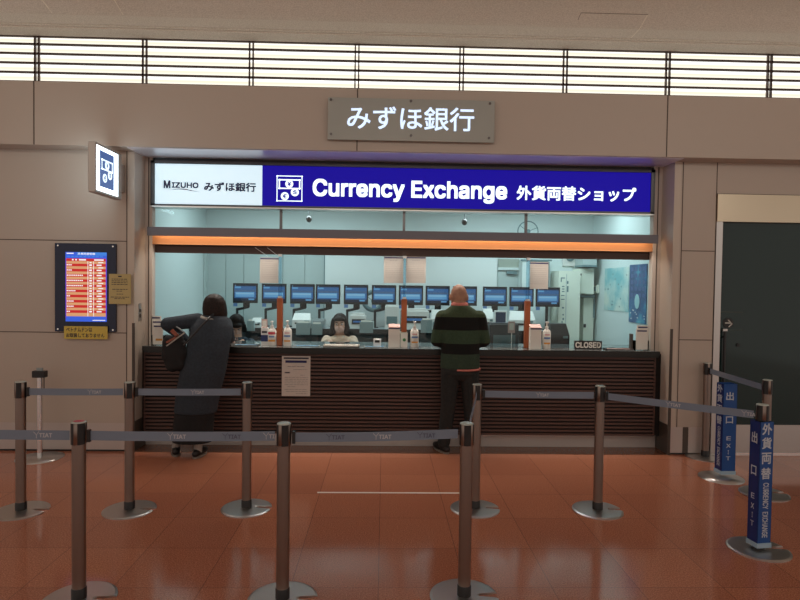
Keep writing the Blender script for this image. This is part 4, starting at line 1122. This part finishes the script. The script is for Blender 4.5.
M['map'] = map_mat('route_map_print', ((.20, .50, .55), (.42, .62, .62), (.62, .72, .66)), 3.2, (.36, .5, .62))
M['poster'] = map_mat('blue_poster_print', ((.03, .08, .20), (.05, .16, .32), (.10, .45, .58)), 4, (.40, .52, .66))
t = thing('route_map', 'large pale blue-green map sheet on the office side wall', 'map', (2.89, 7.3, 1.36))
obj('sheet', MB().box(2.893, 2.899, 6.86, 7.62, 1.365, 1.905), M['map'], t)
mb = MB(); rg = random.Random(3)
for i in range(14):
    y = rg.uniform(6.9, 7.58); z = rg.uniform(1.4, 1.88); mb.box(2.8915, 2.893, y, y + .02, z, z + .016)
obj('printed_dots', mb, M['teal'], t); t.children[-1].name = 'dot_lettering'
t = thing('blue_poster', 'dark blue poster with a glowing oval emblem on the office side wall near the glass', 'poster', (2.89, 6.65, 1.25))
obj('sheet', MB().box(2.890, 2.899, 6.38, 6.83, 1.255, 1.925), M['poster'], t)
mb = MB()
for i in range(5):
    for j in range(4): mb.box(2.8885, 2.89, 6.41 + j * .103, 6.41 + j * .103 + .07, 1.85 - i * .075, 1.85 - i * .075 + .045)
obj('panel_lettering', mb, mat('poster_panels', (.07, .12, .28), .5), t)
obj('emblem', MB().ell((2.8885, 6.61, 1.50), (.0025, .065, .085)), mat('emblem_pale', (.35, .60, .65), .5), t)
mb = MB(); rg = random.Random(5)
for i in range(9): y = rg.uniform(6.40, 6.79); z = rg.uniform(1.28, 1.40); mb.box(2.8885, 2.89, y, y + .02, z, z + .012)
obj('foot_lettering', mb, M['white'], t)

# ================================================================= PEOPLE
def head_mb(mb, Cc, yaw, pitch, k=1.0, neck_to=None):
    """head with jaw, nose, lips, ears; faces local +Y turned by yaw, chin dropped by pitch"""
    R = Matrix.Rotation(yaw, 3, 'Z') @ Matrix.Rotation(-pitch, 3, 'X'); Cc = Vector(Cc)
    P = lambda x, y, z: Cc + R @ (Vector((x, y, z)) * k)
    mb.ell(P(0, -.005, .01), tuple(q * k for q in (.074, .092, .098)), 20, 0, R)
    mb.ell(P(0, .022, -.048), tuple(q * k for q in (.060, .066, .070)), 18, 0, R)
    mb.ell(P(0, .052, -.095), tuple(q * k for q in (.028, .028, .022)), 14, 0, R)
    mb.cap(P(0, .082, .005), P(0, .106, -.030), .008 * k, .0125 * k)
    mb.ell(P(0, .080, -.062), tuple(q * k for q in (.024, .013, .009)), 12, 0, R)
    mb.ell(P(0, .078, .024), tuple(q * k for q in (.050, .014, .010)), 12, 0, R)
    for s in (-1, 1):
        mb.ell(P(s * .077, -.006, -.012), tuple(q * k for q in (.011, .020, .031)), 12, 0, R)
        mb.ell(P(s * .040, .062, -.032), tuple(q * k for q in (.024, .022, .020)), 12, 0, R)
    mb.cap(P(0, -.020, -.05), neck_to or P(0, -.03, -.17), .054 * k, .058 * k)
    return P, R


def eyes(P, R, k, parent):
    for s in (-1, 1):
        obj('eye', MB().ell(P(s * .031, .079, .004), (.014 * k, .010 * k, .009 * k), 12, 0, R), M['eyewhite'], parent)
        obj('eyebrow', MB().cap(P(s * .018, .092, .026), P(s * .046, .082, .026), .004 * k), M['hair'], parent)
        obj('pupil', MB().ell(P(s * .031, .0875, .004), (.006 * k, .003 * k, .006 * k), 10, 0, R), M['black'], parent)


def hand_mb(mb, wrist, d, side, k=1.0, curl=.35):
    """palm, four unequal bent fingers and a thumb from the palm's side; d = pointing direction, palm down"""
    wrist = Vector(wrist); d = Vector(d).normalized(); upv = Vector((0, 0, 1)); lat = d.cross(upv).normalized() * side; up_ = lat.cross(d) * side
    if up_.z < 0: up_ = -up_
    ang = Matrix((lat, d, up_)).transposed()
    mb.ell(wrist + d * .05 * k, (.040 * k, .052 * k, .015 * k), 14, 0, ang)
    mb.cap(wrist, wrist + d * .03 * k, .024 * k, .026 * k)
    for j, (o, L_) in enumerate(((-.030, .062), (-.010, .074), (.011, .078), (.031, .070))):
        a = wrist + d * .085 * k + lat * o * k; b = a + (d + up_ * .15).normalized() * L_ * .45 * k; c = b + (d - up_ * curl).normalized() * L_ * .33 * k; e = c + (d * .8 - up_ * curl * 2).normalized() * L_ * .24 * k
        mb.chain([a, b, c, e], [.0090 * k, .0085 * k, .0078 * k, .0068 * k], 0, 10)
    a = wrist + d * .03 * k + lat * .030 * k; b = a + (lat * .8 + d * .7).normalized() * .035 * k; c = b + (lat * .25 + d).normalized() * .030 * k
    mb.chain([a, b, c], [.013 * k, .011 * k, .009 * k], 0, 10)


M['eyewhite'] = mat('eye_white', (.7, .68, .65), .3)
M['hair'] = mottled('dark_hair', (.012, .008, .007), (.024, .013, .010), 60, .55, .2)
M['hair'].node_tree.nodes['Principled BSDF'].inputs['Specular IOR Level'].default_value = .2
M['trouser'] = mottled('dark_trousers', (.012, .014, .014), (.018, .020, .020), 40, .85, .1)
M['coat'] = mottled('dark_coat', (.022, .030, .041), (.028, .038, .052), 50, .9, .1)
M['skirt'] = mottled('black_skirt', (.007, .007, .008), (.010, .010, .011), 50, .9, .1)
M['sock'] = mottled('pale_sock', (.33, .30, .27), (.38, .35, .31), 60, .9, .1)
M['shoe'] = mat('black_shoe', (.010, .009, .009), .5)
M['sole'] = mat('pale_sole', (.22, .19, .16), .7)
M['pinkshirt'] = mottled('pink_shirt', (.55, .17, .14), (.60, .20, .16), 50, .8, .1)
M['cream'] = mottled('cream_blouse', (.86, .60, .45), (.90, .65, .50), 50, .8, .1)
M['darkjacket'] = mottled('dark_jacket', (.018, .030, .045), (.024, .038, .055), 50, .8, .1)


def stripes():
    m = mottled('striped_knit', (.034, .056, .036), (.044, .070, .045), 70, .95, .25)
    N = m.node_tree.nodes; L = m.node_tree.links; b = N['Principled BSDF']
    src = b.inputs['Base Color'].links[0].from_socket
    tc = N.new('ShaderNodeTexCoord'); sp = N.new('ShaderNodeSeparateXYZ'); L.new(tc.outputs['Object'], sp.inputs[0])
    mr = N.new('ShaderNodeMapRange'); mr.inputs['From Min'].default_value = .8; mr.inputs['From Max'].default_value = 1.6
    L.new(sp.outputs['Z'], mr.inputs['Value']); r = N.new('ShaderNodeValToRGB'); r.color_ramp.interpolation = 'CONSTANT'
    L.new(mr.outputs[0], r.inputs['Fac'])
    zs = [az(460, y, 5.55) for y in (354.5, 344, 330.5, 317.5)]
    els = r.color_ramp.elements; els[0].position = 0; els[0].color = (.75, .85, .85, 1); els[1].position = (zs[0] - .8) / .8; els[1].color = (.06, .05, .07, 1)
    for z, c in ((zs[1], (.85, 1, .85, 1)), (zs[2], (.06, .05, .07, 1)), (zs[3], (1.15, 1.1, .85, 1))):
        e = els.new((z - .8) / .8); e.color = c
    mx = N.new('ShaderNodeMix'); mx.data_type = 'RGBA'; mx.blend_type = 'MULTIPLY'; mx.inputs[0].default_value = 1
    L.new(src, mx.inputs[6]); L.new(r.outputs['Color'], mx.inputs[7]); L.new(mx.outputs[2], b.inputs['Base Color'])
    return m


def shoe(parent, ankle, ang, L_=.27, k=1.0, heel=0):
    """heel behind the ankle, toe forward along ang (0 = +Y)"""
    d = Vector((math.sin(ang), math.cos(ang), 0)); a = Vector((ankle[0], ankle[1], 0)); h = a - d * .065
    mb = MB()
    mb.chain([h + Vector((0, 0, .045)), h + d * .09 + Vector((0, 0, .045)), h + d * (L_ - .09) + Vector((0, 0, .040)), h + d * (L_ - .045) + Vector((0, 0, .036))], [.036 * k, .037 * k, .042 * k, .034 * k])
    mb.cap(h + d * .045 + Vector((0, 0, .05)), h + d * .06 + Vector((0, 0, .10)), .040 * k, .040 * k)
    s = remesh('shoe', mb, M['shoe'], parent, .008, 1)
    so = MB().lathe((0, 0, 0), [(1, 0), (1.0, .018)], 24)
    q = Vector((-d.y, d.x, 0)); c0 = h + d * (L_ / 2 - .025)
    so.v = [c0 + d * (v.y * L_ * .52) + q * (v.x * .046 * k) + Vector((0, 0, v.z + .001)) for v in so.v]
    obj('sole', so, M['sole'], s)
    return s


# ---- man at the counter
mX, mY = .745, 5.655
man = thing('person', 'bald person in a green and black striped sweater and dark trousers at the counter', 'person', (mX, 5.72, 0))
mb = MB()
P, R = head_mb(mb, (.728, mY + .045, 1.548), 0.03, .30, 1.10, Vector((.733, mY - .01, 1.42)))
mb.loft([(mX, mY, .85, .15, .10), (mX, mY, 1.1, .15, .10), (mX, mY, 1.3, .17, .10), (mX, mY - .01, 1.41, .13, .085), (.735, mY - .01, 1.46, .06, .06)])
mb.ell((mX, mY, .86), (.155, .10, .09))
armL = [(mX - .175, mY - .01, 1.345), (.518, mY + .02, 1.120), (.60, 5.865, 1.062)]
armR = [(mX + .175, mY - .01, 1.345), (.980, mY + .02, 1.120), (.90, 5.865, 1.062)]
for arm, sd in ((armL, 1), (armR, -1)):
    mb.chain(arm, [.045, .038, .026])
    hand_mb(mb, (arm[2][0], arm[2][1], 1.050), (.35 * sd, 1, -.03), -sd, 1.0)
legs = [[(.655, mY, .82), (.640, mY + .03, .47), (.607, 5.752, .09)], [(.835, mY, .82), (.862, mY + .03, .47), (.895, 5.752, .09)]]
for lg in legs: mb.chain(lg, [.075, .052, .036])
body = remesh('body', mb, M['skin'], man, .008, 2)
eyes(P, R, 1.10, body)
mb = MB().loft([(mX, mY, .852, .192, .128), (mX, mY, .95, .190, .140), (mX, mY, 1.10, .188, .134), (mX, mY, 1.25, .203, .128), (mX, mY - .003, 1.33, .212, .118), (mX, mY - .008, 1.385, .185, .108), (mX - .003, mY - .010, 1.43, .135, .092), (mX - .008, mY - .008, 1.465, .085, .078)], 28)
mb.chain([armL[0], armL[1], (.592, 5.845, 1.066)], [.075, .064, .044]).chain([armR[0], armR[1], (.908, 5.845, 1.066)], [.075, .064, .044])
remesh('sweater', mb, stripes(), man, .010, 3)
mb = MB().loft([(mX, mY, .80, .188, .122), (mX, mY, .87, .186, .125)], 24)
for lg, (a, b) in zip(legs, ((-1, 0), (1, 0))):
    mb.chain([lg[0], lg[1], (lg[2][0], lg[2][1] - .01, .10)], [.098, .074, .064])
mb.ell((mX, mY, .83), (.182, .122, .11))
remesh('trousers', mb, M['trouser'], man, .010, 2)
obj('shirt', MB().loft([(mX + .035, mY - .008, .840, .165, .128), (mX + .035, mY - .008, .856, .163, .127)], 28), M['pinkshirt'], man)
mb = MB()
n = 24; vs = []
for i in range(n):
    a = 2 * PI * i / n
    for (r, z) in ((.086, 1.452), (.083, 1.482), (.064, 1.497), (.060, 1.470)): vs.append((.732 + r * math.cos(a), mY + .002 + r * .95 * math.sin(a), z + .006 * math.sin(a)))
mb.add(vs, [(4 * i + j, 4 * ((i + 1) % n) + j, 4 * ((i + 1) % n) + (j + 1) % 4, 4 * i + (j + 1) % 4) for i in range(n) for j in range(4)], 0, True)
obj('collar', mb, M['pinkshirt'], man)
shoe(man, (.607, 5.758), -.42, .265)
shoe(man, (.895, 5.758), .35, .265)

# ---- woman at the counter
wo = thing('person', 'person with bobbed dark hair in a long dark coat bending over the counter', 'person', (-1.85, 5.57, 0))
mb = MB()
HC = (-1.645, 5.735, 1.432)
P, R = head_mb(mb, HC, .10, .45, .96, Vector((-1.635, 5.665, 1.32)))
mb.loft([(-1.70, 5.56, .80, .15, .10), (-1.67, 5.58, 1.0, .14, .09), (-1.65, 5.62, 1.15, .14, .09), (-1.64, 5.65, 1.27, .13, .08), (-1.635, 5.67, 1.34, .06, .06)])
wl_ = [(-1.795, 5.68, 1.285), (-2.090, 5.70, 1.245), (-1.965, 5.865, 1.075)]
wr_ = [(-1.535, 5.69, 1.255), (-1.510, 5.72, 1.12), (-1.535, 5.875, 1.075)]
for arm, sd in ((wl_, 1), (wr_, -1)):
    mb.chain(arm, [.040, .034, .023]); hand_mb(mb, (arm[2][0], arm[2][1] + .01, 1.055), (.5 * sd, 1, -.04), -sd, .9)
for lg in ([(-1.80, 5.55, .82), (-1.90, 5.55, .45), (-1.978, 5.615, .09)], [(-1.68, 5.55, .82), (-1.72, 5.53, .45), (-1.742, 5.55, .09)]): mb.chain(lg, [.075, .052, .032])
mb.ell((-1.74, 5.56, .84), (.15, .11, .10))
body = remesh('body', mb, M['skinlight'], wo, .008, 2)
eyes(P, R, .96, body)
hx, hy, hz = HC[0] + .002, HC[1] - .026, HC[2]
mb = MB().loft([(hx + .012, hy, hz - .110, .112, .098), (hx + .008, hy, hz - .08, .117, .106), (hx + .004, hy, hz - .03, .116, .108), (hx, hy, hz + .03, .108, .103), (hx - .002, hy + .004, hz + .075, .085, .085), (hx - .002, hy + .006, hz + .103, .052, .055), (hx - .002, hy + .006, hz + .113, .02, .022)], 26)
mb.ell((hx + .060, hy - .01, hz - .115), (.052, .07, .035))
remesh('hair', mb, M['hair'], wo, .009, 3)
mb = MB().loft([(-1.770, 5.55, .425, .197, .150), (-1.745, 5.55, .60, .205, .155), (-1.705, 5.56, .80, .212, .155), (-1.672, 5.585, 1.0, .205, .142), (-1.655, 5.62, 1.13, .200, .135), (-1.650, 5.655, 1.235, .192, .122), (-1.648, 5.675, 1.30, .158, .105), (-1.640, 5.685, 1.335, .10, .08), (-1.638, 5.69, 1.352, .07, .066)], 28)
mb.chain([wl_[0], wl_[1], (-1.975, 5.85, 1.09)], [.074, .066, .046]).chain([wr_[0], wr_[1], (-1.535, 5.865, 1.085)], [.070, .062, .046])
remesh('coat', mb, M['coat'], wo, .010, 3)
vs = []; mb = MB()
for i in range(n):
    a = 2 * PI * i / n
    for (r, z) in ((.122, 1.300), (.116, 1.322), (.100, 1.330), (.100, 1.300)): vs.append((-1.650 + r * math.cos(a), 5.68 + r * .92 * math.sin(a), z - .012 * math.cos(a) + .012 * math.sin(a)))
mb.add(vs, [(4 * i + j, 4 * ((i + 1) % n) + j, 4 * ((i + 1) % n) + (j + 1) % 4, 4 * i + (j + 1) % 4) for i in range(n) for j in range(4)], 0, True)
obj('collar', mb, M['sock'], wo)
remesh('skirt', MB().loft([(-1.798, 5.555, .145, .188, .135), (-1.785, 5.555, .35, .186, .138), (-1.76, 5.55, .60, .18, .135)], 26), M['skirt'], wo, .010, 1)
obj('sock', MB().cap((-1.978, 5.610, .06), (-1.93, 5.58, .30), .034, .045), M['sock'], wo)
obj('sock', MB().cap((-1.742, 5.545, .06), (-1.73, 5.54, .30), .038, .047), M['sock'], wo)
shoe(wo, (-1.978, 5.625), -.30, .235, .95)
shoe(wo, (-1.742, 5.56), .15, .235, .95)
# her bag
M['bagblack'] = mat('bag_black', (.008, .008, .009), .85)
bg = thing('shoulder_bag', 'black shoulder bag with orange trim under the arm of the person in the dark coat', 'bag', (-1.95, 5.49, .84))
mb = MB()
for x, z, r in ((-2.00, 1.10, .055), (-1.92, 1.12, .055), (-2.00, .97, .07), (-1.90, .98, .07), (-1.965, .88, .065), (-1.90, .89, .06)): mb.ell((x, 5.50, z), (r, .06, r * 1.1))
mb.loft([(-1.94, 5.50, .85, .09, .055), (-1.95, 5.50, .98, .115, .062), (-1.955, 5.50, 1.10, .110, .055)], 20)
bag = remesh('pouch', mb, M['bagblack'], bg, .010, 3)
M['orange'] = mat('orange_trim', (.28, .08, .045), .6)
def strip3(a, b, w_, mt, nm, th=.006):
    a, b = Vector(a), Vector(b); d = (b - a); L_ = d.length; d.normalize(); nn = Vector((0, -1, 0)); q = nn.cross(d)
    return obj(nm, MB().obox(a - q * w_ / 2, d, q, nn, L_, w_, th), mt, bg)
strip3(at(166.5, 346, 5.435), at(185, 332.5, 5.435), .012, M['sock'], 'pale_trim')
strip3(at(166.5, 342.5, 5.436), at(179, 335.5, 5.436), .018, M['orange'], 'orange_trim')
strip3(at(171.5, 330, 5.436), at(178, 336.5, 5.436), .034, M['orange'], 'inner_lining')
strip3(at(185, 332.5, 5.436), at(176.5, 326.5, 5.436), .010, M['grey'], 'zip_edge')
obj('strap', MB().chain([at(184, 345, 5.425), at(196, 332, 5.455), at(206, 321, 5.50), at(213, 314.5, 5.59)], [.009] * 4), M['black'], bg)


# ---- clerks on office chairs
def clerk(X, Y, zh, pitch, yaw, label, top_mat, jacket=False, mask=True):
    sh = zh - (.165 if jacket else .142); seat = zh - .62
    ch = thing('office_chair', 'dark office chair under the ' + ('dark-haired clerk in dark jacket' if jacket else 'clerk in the cream blouse'), 'chair', (X, Y + .03, 0))
    obj('seat', MB().lathe((X, Y + .02, seat - .065), [(.18, 0), (.21, .02), (.21, .045), (.18, .06)], 24), M['darkjacket'], ch)
    obj('stem', MB().tube((X, Y + .02, .06), (X, Y + .02, seat - .065), .025), M['darksteel'], ch)
    for q in range(5):
        a = 2 * PI * q / 5 + .3; e = (X + .22 * math.cos(a), Y + .02 + .22 * math.sin(a), .06)
        lg = obj('leg', MB().tube((X, Y + .02, .09), e, .018), M['darksteel'], ch)
        obj('caster', MB().ell((e[0], e[1], .031), (.02, .028, .028)), M['black'], lg)
    c = thing('person', label, 'person', (X, Y, seat))
    k = .98; mb = MB()
    P, R = head_mb(mb, (X, Y - .03, zh), PI + yaw, pitch, k, Vector((X, Y + .01, sh + .01)))
    mb.loft([(X, Y, seat + .01, .14, .10), (X, Y, seat + .2, .12, .085), (X, Y, sh - .08, .15, .09), (X, Y, sh, .08, .06)])
    for sd in (-1, 1):
        mb.chain([(X + sd * .155, Y, sh - .045), (X + sd * .20, Y - .03, sh - .22) if 0 else (X + sd * .185, Y - .02, sh - .10) , (X + sd * .11, Y - .14, .995)], [.04, .034, .024])
        hand_mb(mb, (X + sd * .11, Y - .15, .990), (-.3 * sd, -1, 0), sd, .85)
        mb.chain([(X + sd * .085, Y, seat + .06), (X + sd * .10, Y + .10 - .02, .32), (X + sd * .10, Y + .16, .12)], [.062, .045, .032])
        mb.cap((X + sd * .10, Y + .16, .035), (X + sd * .10, Y + .05, .03), .034, .03)
    body = remesh('body', mb, M['skinlight'], c, .009, 2)
    eyes(P, R, k, body)
    mb = MB().loft([(X, Y, seat + .02, .165, .12), (X, Y, seat + .2, .15, .105), (X, Y, sh - .12, .178, .108), (X, Y, sh - .05, .182, .10), (X, Y, sh - .012, .12, .08), (X, Y, sh + .012, .065, .06)], 24)
    for sd in (-1, 1): mb.chain([(X + sd * .155, Y, sh - .052), (X + sd * .185, Y - .02, sh - .11), (X + sd * .12, Y - .13, 1.0)], [.055, .050, .038])
    remesh('jacket' if jacket else 'blouse', mb, top_mat, c, .010, 3)
    mb = MB()
    for sd in (-1, 1): mb.chain([(X + sd * .085, Y, seat + .08), (X + sd * .10, Y + .08, .33), (X + sd * .10, Y + .16, .13)], [.082, .062, .05])
    remesh('trousers', mb, M['trouser'], c, .012, 1)
    if not jacket:
        for sd in (-1, 1): obj('collar', MB().obox(P(0, .0, 0) * 0 + Vector((X + sd * .004, Y - .075, sh - .045)), Vector((sd * .85, .15, .5)).normalized(), Vector((-sd * .4, .2, .8)).normalized(), Vector((0, -1, 0)), .065, .022, .006), M['paper2'], c)
    mb = MB(); V = lambda x, y, z: P(x, y, z)
    mb.ell(V(0, -.022, .018), (.092, .090, .105), 20, 0, R)
    for sd in (-1, 1): mb.chain([V(sd * .072, .020, .05), V(sd * .086, .012, -.04), V(sd * .092, -.005, -.15)], [.026, .030, .030])
    mb.ell(V(0, -.045, -.09), (.095, .05, .085), 16, 0, R)
    mb.ell(V(0, .058, .060), (.066, .034, .030), 16, 0, R)
    remesh('hair', mb, M['hair'], c, .009, 2)
    if mask:
        mb = MB().ell(V(0, .060, -.052), (.056 * k, .050 * k, .046 * k), 20, 0, R)
        obj('face_mask', mb, M['mask'], c)
        for sd in (-1, 1): obj('ear_loop', MB().cap(V(sd * .055, .05, -.035), V(sd * .077, .0, -.01), .002), M['mask'], body)
    return c


M['mask'] = mottled('face_mask', (.75, .45, .37), (.80, .50, .42), 80, .8, .05)
clerk(ax(340, 322, 6.88), 6.88, az(340, 323.5, 6.85), .10, 0, 'masked clerk with dark hair and cream blouse seated behind the glass, facing the queue', M['cream'])
clerk(ax(237, 322, 6.86), 6.86, az(236, 324, 6.83), .95, .25, 'dark-haired clerk in dark jacket bent over the desk beyond the person in the dark coat', M['darkjacket'], True)
